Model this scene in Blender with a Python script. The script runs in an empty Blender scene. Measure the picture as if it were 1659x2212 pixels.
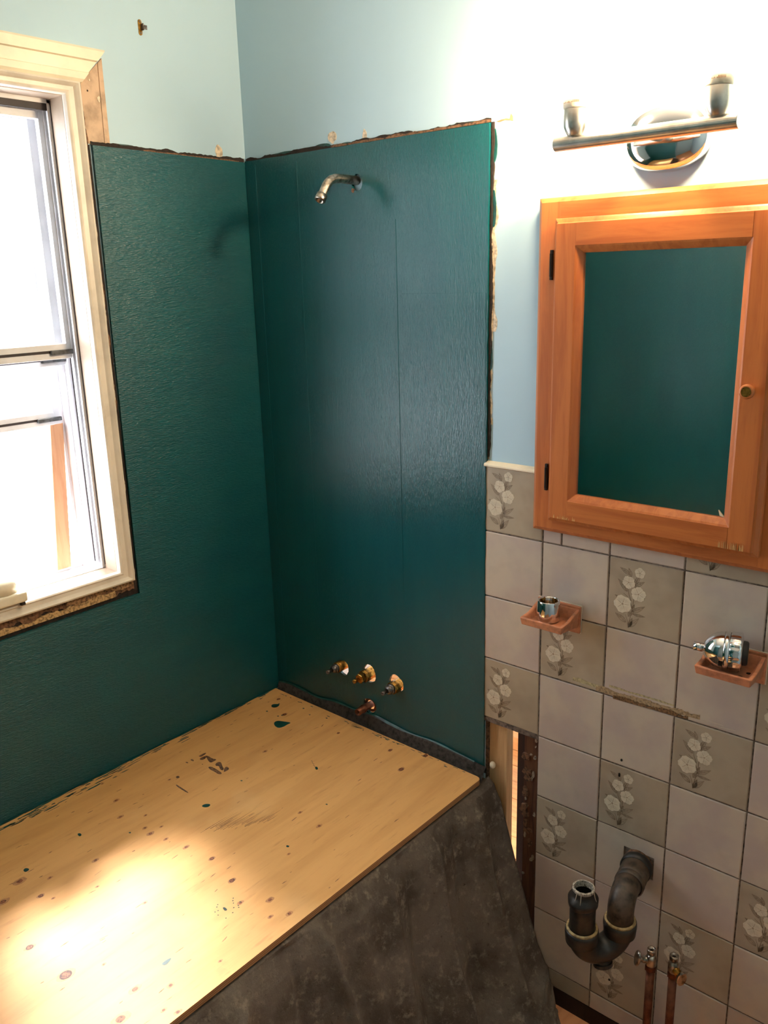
import bpy, bmesh, math, random
import numpy as np
from mathutils import Vector, Matrix, noise
random.seed(7)
SC = bpy.context.scene
COL = SC.collection
PI = math.pi

# ------------------------------------------------------------------ camera
cam = bpy.data.cameras.new('camera')
cam.sensor_fit = 'HORIZONTAL'; cam.sensor_width = 36.0
cam.lens = 36.0 * 1840.875 / 1659.0
cam.clip_start = 0.02
camo = bpy.data.objects.new('camera', cam); COL.objects.link(camo)
_R = ((0.7588922, 0.6506747, -0.0265525), (-0.6326403, 0.7269626, -0.2670052), (-0.1544309, 0.2194264, 0.9633292))
camo.matrix_world = Matrix(((_R[0][0], _R[2][0], -_R[1][0], 1.7695938),
                            (_R[0][1], _R[2][1], -_R[1][1], -1.5350691),
                            (_R[0][2], _R[2][2], -_R[1][2], 1.7396740), (0, 0, 0, 1)))
SC.camera = camo

# ------------------------------------------------------------------ light
SC.view_settings.view_transform = 'Standard'
SC.view_settings.look = 'None'
SC.view_settings.gamma = 1.0
SC.view_settings.use_curve_mapping = False
SC.view_settings.exposure = 0.35
W = bpy.data.worlds.new('sky'); SC.world = W; W.use_nodes = True
bg = W.node_tree.nodes['Background']
bg.inputs['Color'].default_value = (0.86, 0.93, 1.0, 1)
bg.inputs['Strength'].default_value = 12.0
sun = bpy.data.lights.new('sun', 'SUN'); sun.energy = 17.0; sun.angle = math.radians(13.0)
sun.color = (1.0, 0.94, 0.90)
suno = bpy.data.objects.new('sun', sun); COL.objects.link(suno)
suno.rotation_euler = Vector((1.0, -0.27, -1.42)).to_track_quat('-Z', 'Y').to_euler()
BULB_STRENGTH = 430.0
BULB_COLOR = (1.0, 0.75, 0.47)
SC.cycles.max_bounces = 10
SC.cycles.diffuse_bounces = 5
SC.cycles.caustics_reflective = False
SC.cycles.sample_clamp_indirect = 6.0

# ------------------------------------------------------------------ material helpers
def lin(c):
    return tuple(((x/255.0)/12.92 if x/255.0 <= 0.04045 else ((x/255.0+0.055)/1.055)**2.4) for x in c) + (1.0,)

class Mat:
    def __init__(s, name, rgb, rough=0.5, metal=0.0, spec=0.5, coat=0.0):
        m = bpy.data.materials.new(name); m.use_nodes = True
        s.m = m; s.t = m.node_tree; s.n = s.t.nodes; s.l = s.t.links
        s.b = s.n['Principled BSDF']
        s.b.inputs['Base Color'].default_value = lin(rgb)
        s.b.inputs['Roughness'].default_value = rough
        s.b.inputs['Metallic'].default_value = metal
        s.b.inputs['Specular IOR Level'].default_value = spec
        s.b.inputs['Coat Weight'].default_value = coat
        s.b.inputs['Coat Roughness'].default_value = 0.12
        s.col = None; s.nrm = None
        s.tc = s.n.new('ShaderNodeTexCoord')
    def coords(s, scale=(1, 1, 1), rot=(0, 0, 0), rand=False):
        mp = s.n.new('ShaderNodeMapping'); mp.inputs['Scale'].default_value = scale
        mp.inputs['Rotation'].default_value = rot
        s.l.new(s.tc.outputs['Object'], mp.inputs['Vector'])
        if rand:
            oi = s.n.new('ShaderNodeObjectInfo'); mu = s.n.new('ShaderNodeMath'); mu.operation = 'MULTIPLY'
            mu.inputs[1].default_value = 37.0
            s.l.new(oi.outputs['Random'], mu.inputs[0]); s.l.new(mu.outputs[0], mp.inputs['Location'])
        return mp.outputs[0]
    def noise(s, scale, vec, detail=4.0, rough=0.55, dist=0.0):
        n = s.n.new('ShaderNodeTexNoise'); n.inputs['Scale'].default_value = scale
        n.inputs['Detail'].default_value = detail; n.inputs['Roughness'].default_value = rough
        n.inputs['Distortion'].default_value = dist
        s.l.new(vec, n.inputs['Vector']); return n.outputs['Fac']
    def ramp(s, fac, a, b, lo=0.0, hi=1.0):
        r = s.n.new('ShaderNodeMapRange'); r.interpolation_type = 'SMOOTHSTEP'; r.inputs['From Min'].default_value = a; r.inputs['From Max'].default_value = b
        r.inputs['To Min'].default_value = lo; r.inputs['To Max'].default_value = hi
        s.l.new(fac, r.inputs['Value']); return r.outputs[0]
    def mixc(s, fac, rgb, blend='MIX'):
        m = s.n.new('ShaderNodeMix'); m.data_type = 'RGBA'; m.blend_type = blend
        if s.col is None: m.inputs[6].default_value = s.b.inputs['Base Color'].default_value
        else: s.l.new(s.col, m.inputs[6])
        m.inputs[7].default_value = lin(rgb)
        s.l.new(fac, m.inputs[0]); s.col = m.outputs[2]
        s.l.new(s.col, s.b.inputs['Base Color']); return s
    def bump(s, fac, strength, dist=0.001):
        b = s.n.new('ShaderNodeBump'); b.inputs['Strength'].default_value = strength
        b.inputs['Distance'].default_value = dist
        s.l.new(fac, b.inputs['Height'])
        if s.nrm is not None: s.l.new(s.nrm, b.inputs['Normal'])
        s.nrm = b.outputs[0]; s.l.new(s.nrm, s.b.inputs['Normal']); return s
    def rough(s, fac):
        s.l.new(fac, s.b.inputs['Roughness']); return s

def plain(name, rgb, rough=0.5, metal=0.0, mott=0.12, scale=40, spec=0.5, bump=0.15):
    M = Mat(name, rgb, rough, metal, spec)
    v = M.coords()
    f = M.noise(scale, v)
    dark = tuple(int(c*(1-mott*1.8)) for c in rgb)
    M.mixc(M.ramp(f, 0.35, 0.75), dark)
    if bump: M.bump(f, bump, 0.0006)
    return M.m

# paints
def paint_mat(name, rgb):
    M = Mat(name, rgb, 0.55)
    v = M.coords()
    M.mixc(M.ramp(M.noise(3.0, v), 0.3, 0.8, 0, 0.35), tuple(int(c*0.93) for c in rgb))
    M.bump(M.noise(260, v, 2), 0.06, 0.0006)
    return M.m
m_blue = paint_mat('light_blue_paint', (172, 199, 214))
m_white_paint = paint_mat('white_ceiling_paint', (232, 230, 224))

def teal_mat(name, grain, relief=1.0):
    M = Mat(name, (16, 78, 84), 0.34, 0, 0.5)
    v = M.coords(); vs = M.coords(grain)
    M.mixc(M.ramp(M.noise(2.2, v, 3), 0.05, 0.95), (8, 66, 76))
    M.mixc(M.ramp(M.noise(5, vs, 4), 0.1, 0.95, 0, 0.6), (20, 84, 84))
    n1 = M.noise(55, vs, 6, 0.62)
    big = M.noise(7.0, v, 2)
    mul = M.n.new('ShaderNodeMath'); mul.operation = 'MULTIPLY'
    M.l.new(n1, mul.inputs[0]); M.l.new(M.ramp(big, 0.0, 1.0, 0.35, 1.15), mul.inputs[1])
    M.bump(mul.outputs[0], 0.8, 0.0022*relief)
    M.bump(M.noise(170, vs, 3), 0.8, 0.0024*relief)
    M.b.inputs['Roughness'].default_value = 0.24
    return M.m
m_teal_left = teal_mat('glossy_teal_paint_left', (1, 0.55, 2.6))
m_teal_back = teal_mat('glossy_teal_paint_back', (2.6, 1, 0.5), 0.5)
m_teal_flat = plain('teal_paint_smear', (14, 74, 70), 0.4, mott=0.3)
m_dark = plain('dark_torn_backing', (44, 32, 26), 0.9, mott=0.3, scale=120, bump=0.6)
m_torn = plain('torn_brown_paper', (128, 92, 66), 0.9, mott=0.35, scale=150, bump=0.8)
m_plaster = plain('chipped_plaster', (226, 206, 180), 0.85, mott=0.2, scale=120, bump=0.5)
m_trim = plain('cream_painted_wood', (236, 222, 196), 0.42, mott=0.05, scale=12)
m_stop = plain('white_painted_moulding', (222, 210, 194), 0.4, mott=0.06, scale=14)
m_vinyl = plain('white_aluminium_track', (226, 224, 226), 0.35, mott=0.04, scale=14)
m_groove = plain('dark_track_groove', (46, 36, 36), 0.6)
m_jamb = plain('beige_jamb_board', (178, 154, 132), 0.5, mott=0.06, scale=12)
m_latch = plain('grimy_grey_latch', (84, 84, 84), 0.45, 0.4, mott=0.35, scale=90)
m_casing_gap = plain('bare_tan_board', (204, 172, 144), 0.75, mott=0.14, scale=26)

def wood_mat(name, rgb, dark, grain, rough=0.45, sc=14, coat=0.0, dots=None, band=0.75):
    M = Mat(name, rgb, rough, 0, 0.4, coat)
    v = M.coords(grain)
    M.mixc(M.ramp(M.noise(sc, v, 6, 0.6, 0.6), 0.38, 0.72, 0, band), dark)
    M.mixc(M.ramp(M.noise(sc*5, v, 3), 0.55, 0.8, 0, band*0.5), dark)
    M.bump(M.noise(sc*6, v, 3), 0.12, 0.0006)
    if dots:
        vo = M.n.new('ShaderNodeTexVoronoi'); vo.inputs['Scale'].default_value = 9
        M.l.new(M.coords((1, 1, 0.6)), vo.inputs['Vector'])
        M.mixc(M.ramp(vo.outputs['Distance'], 0.05, 0.09, 1, 0), dots)
    return M.m
m_cab_v = wood_mat('honey_pine_upright', (194, 112, 58), (158, 80, 38), (3, 3, 0.22), 0.36, 16, 0.15)
m_cab_h = wood_mat('honey_pine_crosswise', (194, 112, 58), (158, 80, 38), (0.22, 3, 3), 0.36, 16, 0.15)
m_pine = wood_mat('pale_new_pine', (222, 178, 128), (196, 144, 96), (5, 5, 0.3), 0.6, 18)
m_old = wood_mat('old_brown_stud', (106, 66, 44), (66, 36, 24), (5, 5, 0.5), 0.85, 18, band=0.9)
m_darkwood = wood_mat('dark_brown_board', (48, 28, 20), (32, 18, 13), (5, 5, 0.5), 0.85, 18)
m_plank = wood_mat('orange_floor_plank', (206, 140, 82), (170, 100, 52), (0.4, 5, 3), 0.45, 12)
m_stick = wood_mat('tan_stick', (204, 150, 108), (184, 124, 84), (5, 5, 0.4), 0.6, 18)

def ply_mat():
    M = Mat('birch_plywood', (220, 166, 104), 0.5, 0, 0.35)
    v = M.coords((2.6, 0.32, 1)); u = M.coords()
    M.mixc(M.ramp(M.noise(9, v, 5, 0.6, 0.5), 0.35, 0.75, 0, 0.75), (200, 146, 88))
    M.mixc(M.ramp(M.noise(46, v, 4), 0.58, 0.8, 0, 0.5), (170, 118, 72))
    M.mixc(M.ramp(M.noise(4, u, 4), 0.55, 0.75, 0, 0.4), (228, 186, 132))
    M.mixc(M.ramp(M.noise(9, u, 5), 0.66, 0.8, 0, 0.4), (164, 112, 72))
    M.bump(M.noise(60, v, 4), 0.25, 0.0008)
    M.bump(M.noise(6, u, 2), 0.3, 0.003)
    return M.m
m_ply = ply_mat()
def plyedge_mat():
    M = Mat('plywood_edge', (186, 138, 92), 0.7)
    w = M.n.new('ShaderNodeTexWave'); w.bands_direction = 'Z'; w.inputs['Scale'].default_value = 75
    w.inputs['Distortion'].default_value = 0.6
    M.l.new(M.tc.outputs['Object'], w.inputs['Vector'])
    M.mixc(M.ramp(w.outputs['Fac'], 0.3, 0.7), (138, 94, 62))
    M.mixc(M.ramp(M.noise(40, M.coords((1, .2, 1)), 3), 0.55, 0.8), (110, 76, 52))
    return M.m
m_plyedge = plyedge_mat()
m_knot = plain('plywood_knot', (150, 88, 52), 0.6, mott=0.35, scale=300)
m_knot_dark = plain('knot_ring', (92, 48, 30), 0.6, mott=0.3, scale=300)
m_stamp = plain('faded_stamp_ink', (118, 84, 62), 0.6, mott=0.35, scale=200)
m_scuff = plain('grey_scuff', (150, 108, 74), 0.7, mott=0.3, scale=200)

def tile_mat(name, a, b):
    M = Mat(name, a, 0.3, 0, 0.5)
    v = M.coords(rand=True)
    M.mixc(M.ramp(M.noise(9, v, 3), 0.38, 0.66), b)
    M.mixc(M.ramp(M.noise(22, v, 4), 0.5, 0.8, 0, 0.4), tuple(int(c*0.86) for c in a))
    M.bump(M.noise(30, v, 2), 0.04, 0.001)
    M.b.inputs['Roughness'].default_value = 0.33
    return M.m
m_tile = tile_mat('mottled_beige_glaze', (198, 180, 161), (186, 166, 155))
m_tile_f = tile_mat('olive_beige_glaze', (174, 156, 134), (160, 142, 122))
m_petal = plain('cream_petal_print', (212, 196, 172), 0.35, mott=0.05, scale=80, bump=0)
m_petline = plain('petal_outline_print', (186, 162, 138), 0.4, bump=0)
m_leaf = plain('leaf_tint_print', (164, 145, 123), 0.4, mott=0.08, scale=90, bump=0)
m_leafline = plain('leaf_line_print', (134, 114, 95), 0.45, bump=0)
m_grout = plain('dark_grey_grout', (126, 108, 96), 0.9, mott=0.3, scale=120, bump=0.5)
m_terra = plain('terracotta_ceramic', (206, 132, 96), 0.32, mott=0.12, scale=60)
m_hole = plain('dark_hole', (26, 18, 16), 0.95)
m_chrome = Mat('polished_chrome', (225, 225, 228), 0.07, 1.0).m
m_chrome_b = plain('brushed_nickel', (214, 206, 196), 0.3, 1.0, mott=0.08, bump=0.02)
m_chrome_old = plain('worn_chrome', (196, 182, 168), 0.28, 1.0, mott=0.3, scale=90, bump=0.3)
m_brass = plain('old_brass', (196, 142, 66), 0.34, 1.0, mott=0.3, scale=140, bump=0.3)
m_steel = plain('dull_grey_metal', (134, 124, 120), 0.38, 0.9, mott=0.4, scale=160, bump=0.4)
m_copper = plain('tarnished_copper', (132, 78, 56), 0.45, 0.8, mott=0.2, scale=50, bump=0.3)
m_abs = plain('black_plastic_pipe', (48, 42, 38), 0.42, 0, mott=0.5, scale=40, bump=0.15)
m_abs2 = plain('dusty_black_pipe', (86, 70, 58), 0.5, 0, mott=0.5, scale=50, bump=0.15)
m_ring = plain('yellowed_pipe_washer', (190, 160, 110), 0.6, mott=0.2, scale=120)
m_rubber = plain('black_rubber', (28, 24, 24), 0.5)
m_collar = plain('white_ceramic_collar', (232, 218, 194), 0.45, mott=0.03)
m_ink = plain('brown_print', (150, 96, 62), 0.6)
m_cream = plain('cream_plastic', (232, 220, 196), 0.4, mott=0.03)
m_adh = plain('dried_adhesive', (176, 146, 110), 0.8, mott=0.2, scale=200, bump=0.8)
m_adh_l = plain('pale_adhesive', (190, 172, 132), 0.8, mott=0.2, scale=200, bump=0.5)
m_rust = plain('rusty_scrape', (196, 132, 92), 0.8)
m_tub = plain('white_enamel', (232, 230, 226), 0.2, mott=0.02)
def floor_mat():
    M = Mat('orange_subfloor', (228, 160, 112), 0.6)
    v = M.coords((3, .4, 1))
    M.mixc(M.ramp(M.noise(12, v, 5), 0.4, 0.75), (206, 134, 88))
    M.bump(M.noise(50, v, 3), 0.2, 0.001)
    return M.m
m_floor = floor_mat()
def felt_mat():
    M = Mat('grey_brown_felt', (122, 110, 101), 1.0, 0, 0.1)
    v = M.coords()
    M.mixc(M.ramp(M.noise(7, v, 5, 0.6), 0.38, 0.68), (86, 76, 70))
    M.mixc(M.ramp(M.noise(38, v, 6, 0.75), 0.5, 0.7, 0, 0.8), (154, 140, 126))
    M.mixc(M.ramp(M.noise(85, v, 5, 0.8), 0.58, 0.74, 0, 0.9), (44, 37, 34))
    M.mixc(M.ramp(M.noise(190, v, 3, 0.8), 0.66, 0.74, 0, 0.8), (160, 142, 124))
    M.bump(M.noise(130, v, 5, 0.75), 0.9, 0.003)
    M.bump(M.noise(14, v, 4), 0.6, 0.012)
    return M.m
m_felt = felt_mat()
def glass_mat():
    m = bpy.data.materials.new('window_glass'); m.use_nodes = True
    t = m.node_tree; t.nodes.clear()
    o = t.nodes.new('ShaderNodeOutputMaterial'); mx = t.nodes.new('ShaderNodeMixShader')
    tr = t.nodes.new('ShaderNodeBsdfTransparent'); gl = t.nodes.new('ShaderNodeBsdfGlossy')
    tr.inputs[0].default_value = (0.97, 0.98, 0.985, 1); gl.inputs['Roughness'].default_value = 0.02
    mx.inputs[0].default_value = 0.06
    t.links.new(tr.outputs[0], mx.inputs[1]); t.links.new(gl.outputs[0], mx.inputs[2])
    t.links.new(mx.outputs[0], o.inputs[0]); return m
m_glass = glass_mat()
m_mirror = Mat('mirror_silver', (214, 222, 218), 0.015, 1.0).m
def emis_mat(name, rgb, s):
    m = bpy.data.materials.new(name); m.use_nodes = True
    b = m.node_tree.nodes['Principled BSDF']
    b.inputs['Emission Color'].default_value = (*rgb, 1); b.inputs['Emission Strength'].default_value = s
    b.inputs['Base Color'].default_value = (0.9, 0.9, 0.9, 1); return m
m_bulb = emis_mat('lit_bulb_glass', BULB_COLOR, BULB_STRENGTH)

# ------------------------------------------------------------------ mesh helpers
def link(o, parent=None):
    COL.objects.link(o)
    if parent is not None: o.parent = parent
    return o
def finish(name, bm, mats, parent=None, smooth=False, bevel=0.0, seg=2, loc=None):
    if not isinstance(mats, (list, tuple)): mats = [mats]
    bmesh.ops.recalc_face_normals(bm, faces=bm.faces)
    me = bpy.data.meshes.new(name); bm.to_mesh(me); bm.free()
    for m in mats: me.materials.append(m)
    if smooth:
        for p in me.polygons: p.use_smooth = True
    o = bpy.data.objects.new(name, me); link(o, parent)
    if loc is not None: o.location = loc
    if bevel > 0:
        b = o.modifiers.new('bevel', 'BEVEL'); b.width = bevel; b.segments = seg; b.limit_method = 'ANGLE'
        b.angle_limit = math.radians(40)
    return o
def box(bm, x0, x1, y0, y1, z0, z1, mi=0):
    v = [bm.verts.new(p) for p in ((x0,y0,z0),(x1,y0,z0),(x1,y1,z0),(x0,y1,z0),(x0,y0,z1),(x1,y0,z1),(x1,y1,z1),(x0,y1,z1))]
    for f in ((0,3,2,1),(4,5,6,7),(0,1,5,4),(1,2,6,5),(2,3,7,6),(3,0,4,7)):
        bm.faces.new([v[i] for i in f]).material_index = mi
    return v
def boxo(name, x0, x1, y0, y1, z0, z1, mat, parent=None, bevel=0.0, seg=2):
    bm = bmesh.new(); box(bm, x0, x1, y0, y1, z0, z1)
    return finish(name, bm, mat, parent, bevel=bevel, seg=seg)
def prism(bm, pts, axis, a, b, mi=0):
    """polygon of 2D points extruded along axis from a to b. axis 'x': pts=(y,z); 'y': (x,z); 'z': (x,y)"""
    def P(p, t):
        return {'x': (t, p[0], p[1]), 'y': (p[0], t, p[1]), 'z': (p[0], p[1], t)}[axis]
    A = [bm.verts.new(P(p, a)) for p in pts]; B = [bm.verts.new(P(p, b)) for p in pts]
    fs = [bm.faces.new(A[::-1]), bm.faces.new(B)]
    n = len(pts)
    for i in range(n): fs.append(bm.faces.new((A[i], A[(i+1) % n], B[(i+1) % n], B[i])))
    for f in fs: f.material_index = mi
    return fs
def tube(bm, path, r, n=20, cap=True, mi=0):
    """tube of radius r (number or list) along a path of Vectors"""
    path = [Vector(p) for p in path]
    rs = r if isinstance(r, (list, tuple)) else [r]*len(path)
    rings = []; prev = None
    for i, p in enumerate(path):
        if i == 0: t = path[1]-path[0]
        elif i == len(path)-1: t = path[-1]-path[-2]
        else: t = (path[i+1]-path[i]).normalized()+(path[i]-path[i-1]).normalized()
        if t.length < 1e-9: t = prev_t
        t.normalize(); prev_t = t
        if prev is None:
            u = t.orthogonal().normalized()
        else:
            u = prev - t*prev.dot(t)
            u = u.normalized() if u.length > 1e-6 else t.orthogonal().normalized()
        prev = u; w = t.cross(u)
        rings.append([bm.verts.new(p + (u*math.cos(2*PI*k/n)+w*math.sin(2*PI*k/n))*rs[i]) for k in range(n)])
    for a, b in zip(rings, rings[1:]):
        for k in range(n):
            bm.faces.new((a[k], a[(k+1) % n], b[(k+1) % n], b[k])).material_index = mi
    if cap:
        if cap is True or cap == 'start' or cap == 'both': bm.faces.new(rings[0][::-1]).material_index = mi
        if cap is True or cap == 'end' or cap == 'both': bm.faces.new(rings[-1]).material_index = mi
    return rings
def lathe(bm, prof, origin, axis, n=24, mi=0, cap0=False, cap1=False, mod=None):
    """prof: list of (distance along axis, radius)"""
    o = Vector(origin); t = Vector(axis).normalized(); u = t.orthogonal().normalized(); w = t.cross(u)
    rings = []
    for j, (h, r) in enumerate(prof):
        rr = [r*(mod(k, j) if mod else 1) for k in range(n)]
        rings.append([bm.verts.new(o+t*h+(u*math.cos(2*PI*k/n)+w*math.sin(2*PI*k/n))*rr[k]) for k in range(n)])
    for a, b in zip(rings, rings[1:]):
        for k in range(n): bm.faces.new((a[k], a[(k+1) % n], b[(k+1) % n], b[k])).material_index = mi
    if cap0: bm.faces.new(rings[0][::-1]).material_index = mi
    if cap1: bm.faces.new(rings[-1]).material_index = mi
    return rings
def ring_profile(bm, x0, x1, z0, z1, prof, mi=0):
    """picture-frame mesh on the back wall: prof = [(inset, y), ...] from outer back edge to inner back edge"""
    loops = []
    for ins, y in prof:
        loops.append([bm.verts.new(p) for p in ((x0+ins, y, z0+ins), (x1-ins, y, z0+ins), (x1-ins, y, z1-ins), (x0+ins, y, z1-ins))])
    for a, b in zip(loops, loops[1:]):
        for k in range(4): bm.faces.new((a[k], a[(k+1) % 4], b[(k+1) % 4], b[k])).material_index = mi
    return loops
def arc(c, r, a0, a1, n, ex, ey):
    c = Vector(c); ex = Vector(ex); ey = Vector(ey)
    return [c+ex*(r*math.cos(a0+(a1-a0)*i/n))+ey*(r*math.sin(a0+(a1-a0)*i/n)) for i in range(n+1)]
def empty(name, loc=(0, 0, 0)):
    o = bpy.data.objects.new(name, None); o.empty_display_size = 0.05; COL.objects.link(o); o.location = loc; return o
def tag(o, label, cat, group=None, kind=None):
    o['label'] = label; o['category'] = cat
    if group: o['group'] = group
    if kind: o['kind'] = kind
    return o
def struct(o, kind='structure'):
    o['kind'] = kind; return o
def under(parent):
    """parts are authored in world coordinates; keep them there under a parent that is not at the origin"""
    for c in parent.children: c.matrix_parent_inverse = Matrix.Translation(-parent.location)

def ragged(pts, lo, hi, rnd, step=0.006, side=1):
    """closed 2D polygon hugging a straight line pts[0]->pts[1]; one side ragged by lo..hi"""
    (ax, ay), (bx, by) = pts
    L = math.hypot(bx-ax, by-ay); n = max(2, int(L/step)); tx, ty = (bx-ax)/L, (by-ay)/L
    nx, ny = -ty*side, tx*side
    base = [(ax+tx*L*i/n, ay+ty*L*i/n) for i in range(n+1)]
    seed = rnd.random()*50
    out = []
    for i in range(n, -1, -1):
        f = noise.noise(Vector((i*step*28, seed, 0)))*0.5+0.5
        f2 = rnd.random()*0.25
        w = lo+(hi-lo)*min(1, max(0, f*1.5-0.25+f2))
        out.append((base[i][0]+nx*w, base[i][1]+ny*w))
    return base, out
def ragged_strip(name, a, b, lo, hi, plane, t0, t1, mat, parent, side=1, seed=1, step=0.006):
    """strip between line a-b and a ragged line, lying on plane 'x' or 'y' at offset t0..t1"""
    rnd = random.Random(seed)
    base, out = ragged((a, b), lo, hi, rnd, step, side)
    out = out[::-1]
    bm = bmesh.new()
    def P(p, t): return (t, p[0], p[1]) if plane == 'x' else (p[0], t, p[1])
    A = [bm.verts.new(P(p, t1)) for p in base]; B = [bm.verts.new(P(p, t1)) for p in out]
    A0 = [bm.verts.new(P(p, t0)) for p in base]; B0 = [bm.verts.new(P(p, t0)) for p in out]
    for i in range(len(base)-1):
        bm.faces.new((A[i], A[i+1], B[i+1], B[i]))
        bm.faces.new((B[i], B[i+1], B0[i+1], B0[i]))
        bm.faces.new((A[i], A[i+1], A0[i+1], A0[i]))
    return finish(name, bm, mat, parent)
def blob_pts(cx, cy, rx, ry, seed, n=16, jit=0.25, rot=0.0):
    r = random.Random(seed); pts = []
    for k in range(n):
        a = 2*PI*k/n; q = 1+(noise.noise(Vector((math.cos(a)*1.3, math.sin(a)*1.3, seed*3.1))))*jit*2+(r.random()-.5)*jit*0.4
        x, y = rx*q*math.cos(a), ry*q*math.sin(a)
        pts.append((cx+x*math.cos(rot)-y*math.sin(rot), cy+x*math.sin(rot)+y*math.cos(rot)))
    return pts

# ------------------------------------------------------------------ room shell
WY = 0.006       # face of the painted back wall (tile faces are at y = 0)
WX = -0.006      # face of the painted left wall
XR, YF, ZC = 2.3, -2.6, 2.62
struct(boxo('floor', -0.2, XR+0.1, YF-0.1, 0.006, -0.05, 0.0, m_floor))
struct(boxo('ceiling', -0.3, XR+0.1, YF-0.1, 0.03, ZC, ZC+0.05, m_white_paint))
struct(boxo('wall_right', XR, XR+0.1, YF-0.1, 0.03, 0.0, ZC, m_blue))
struct(boxo('wall_front', -0.3, XR, YF-0.1, YF, 0.0, ZC, m_blue))
TX = 0.733       # left edge of the tiles
bm = bmesh.new()
Y0, Y1 = WY, WY+0.012
box(bm, -0.2, 0.215, Y0, Y1, 0.0, 0.76)
box(bm, 0.215, 0.50, Y0, Y1, 0.0, 0.56)
box(bm, 0.50, TX-0.002, Y0, Y1, 0.0, 0.76)
box(bm, -0.2, TX-0.002, Y0, Y1, 0.76, ZC)
box(bm, TX-0.002, 0.882, Y0, Y1, 0.703, ZC)
box(bm, 0.882, XR, Y0, Y1, 0.0, ZC)
wall_back = struct(finish('wall_back', bm, m_blue))
# painted left wall with the window opening (y -0.935..-0.445, z 1.045..2.15)
WYR, WYL, WZ0, WZ1 = -0.449, -0.945, 1.03, 2.155
bm = bmesh.new()
box(bm, -0.2, WX, WYR, 0.006, 0.0, ZC)
box(bm, -0.2, WX, YF, WYL, 0.0, ZC)
box(bm, -0.2, WX, WYL, WYR, 0.0, WZ0)
box(bm, -0.2, WX, WYL, WYR, WZ1, ZC)
wall_left = struct(finish('wall_left', bm, m_blue))
# end wall of the tub alcove, seen in the mirror
struct(boxo('wall_alcove', WX, 0.86, -1.68, -1.585, 0.0, ZC, m_blue))

# paint chips and marks on the painted walls
def chip(name, wall, plane, pts, mat, th=0.0008):
    bm = bmesh.new()
    if plane == 'x': prism(bm, pts, 'x', WX-0.001, WX+th)
    else: prism(bm, pts, 'y', WY+0.001, WY-th)
    return finish(name, bm, mat, wall)
chip('paint_chip', wall_left, 'x', blob_pts(-0.078, 2.045, 0.011, 0.016, 3, jit=0.15), m_plaster)
chip('paint_chip', wall_back, 'y', blob_pts(0.303, 2.05, 0.012, 0.015, 4, jit=0.2), m_plaster)
chip('paint_chip', wall_back, 'y', blob_pts(0.402, 2.043, 0.006, 0.013, 5, jit=0.15), m_plaster)
chip('paint_chip', wall_back, 'y', blob_pts(0.747, 1.428, 0.0015, 0.007, 6, jit=0.3), m_plaster)
chip('scrape_mark', wall_back, 'y', [(0.752, 2.028), (0.762, 2.03), (0.775, 2.031), (0.783, 2.029), (0.786, 2.038), (0.79, 2.033), (0.791, 2.024), (0.785, 2.026), (0.772, 2.028), (0.760, 2.026)], m_rust)
ragged_strip('torn_edge', (TX+0.006, 1.37), (TX+0.008, 2.02), 0.001, 0.008, 'y', WY+.001, WY-0.0015, m_plaster, wall_back, side=-1, seed=21)
ragged_strip('torn_edge', (TX+0.006, 1.62), (TX+0.008, 1.92), 0.004, 0.019, 'y', WY+.001, WY-0.0005, m_plaster, wall_back, side=-1, seed=22, step=0.012)
ragged_strip('torn_edge', (TX+0.004, 1.345), (TX+0.007, 2.02), 0.0, 0.005, 'y', WY+.001, WY-0.0025, m_torn, wall_back, side=-1, seed=23)

# ------------------------------------------------------------------ tiles on the back wall
S = 0.155; XC1 = 0.882; ZR0 = 1.181; G = 0.0016
boxo('grout_bed', 0.882, XR, 0.0022, WY+0.001, 0.045, 1.335, m_grout, wall_back)
boxo('grout_bed', TX, 0.882, 0.0022, WY+0.001, 0.704, 1.335, m_grout, wall_back)

def tile_mesh(w, h, mat, hole=None):
    bm = bmesh.new(); y0, y1, b = 0.0, 0.0055, 0.0016
    if hole is None:
        o = [(0, 0), (w, 0), (w, h), (0, h)]; i = [(b, b), (w-b, b), (w-b, h-b), (b, h-b)]
        B = [bm.verts.new((p[0], y1, p[1])) for p in o]; M_ = [bm.verts.new((p[0], y0+0.0012, p[1])) for p in o]
        F = [bm.verts.new((p[0], y0, p[1])) for p in i]
        bm.faces.new(F)
        for k in range(4):
            j = (k+1) % 4
            bm.faces.new((B[k], B[j], M_[j], M_[k])); bm.faces.new((M_[k], M_[j], F[j], F[k]))
    else:
        hx0, hx1, hz0, hz1 = hole
        for a in ((0, hx0, 0, h), (hx1, w, 0, h), (hx0, hx1, 0, hz0), (hx0, hx1, hz1, h)):
            box(bm, a[0], a[1], y0, y1, a[2], a[3])
    bmesh.ops.recalc_face_normals(bm, faces=bm.faces)
    me = bpy.data.meshes.new('tile'); bm.to_mesh(me); bm.free(); me.materials.append(mat); return me
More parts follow.
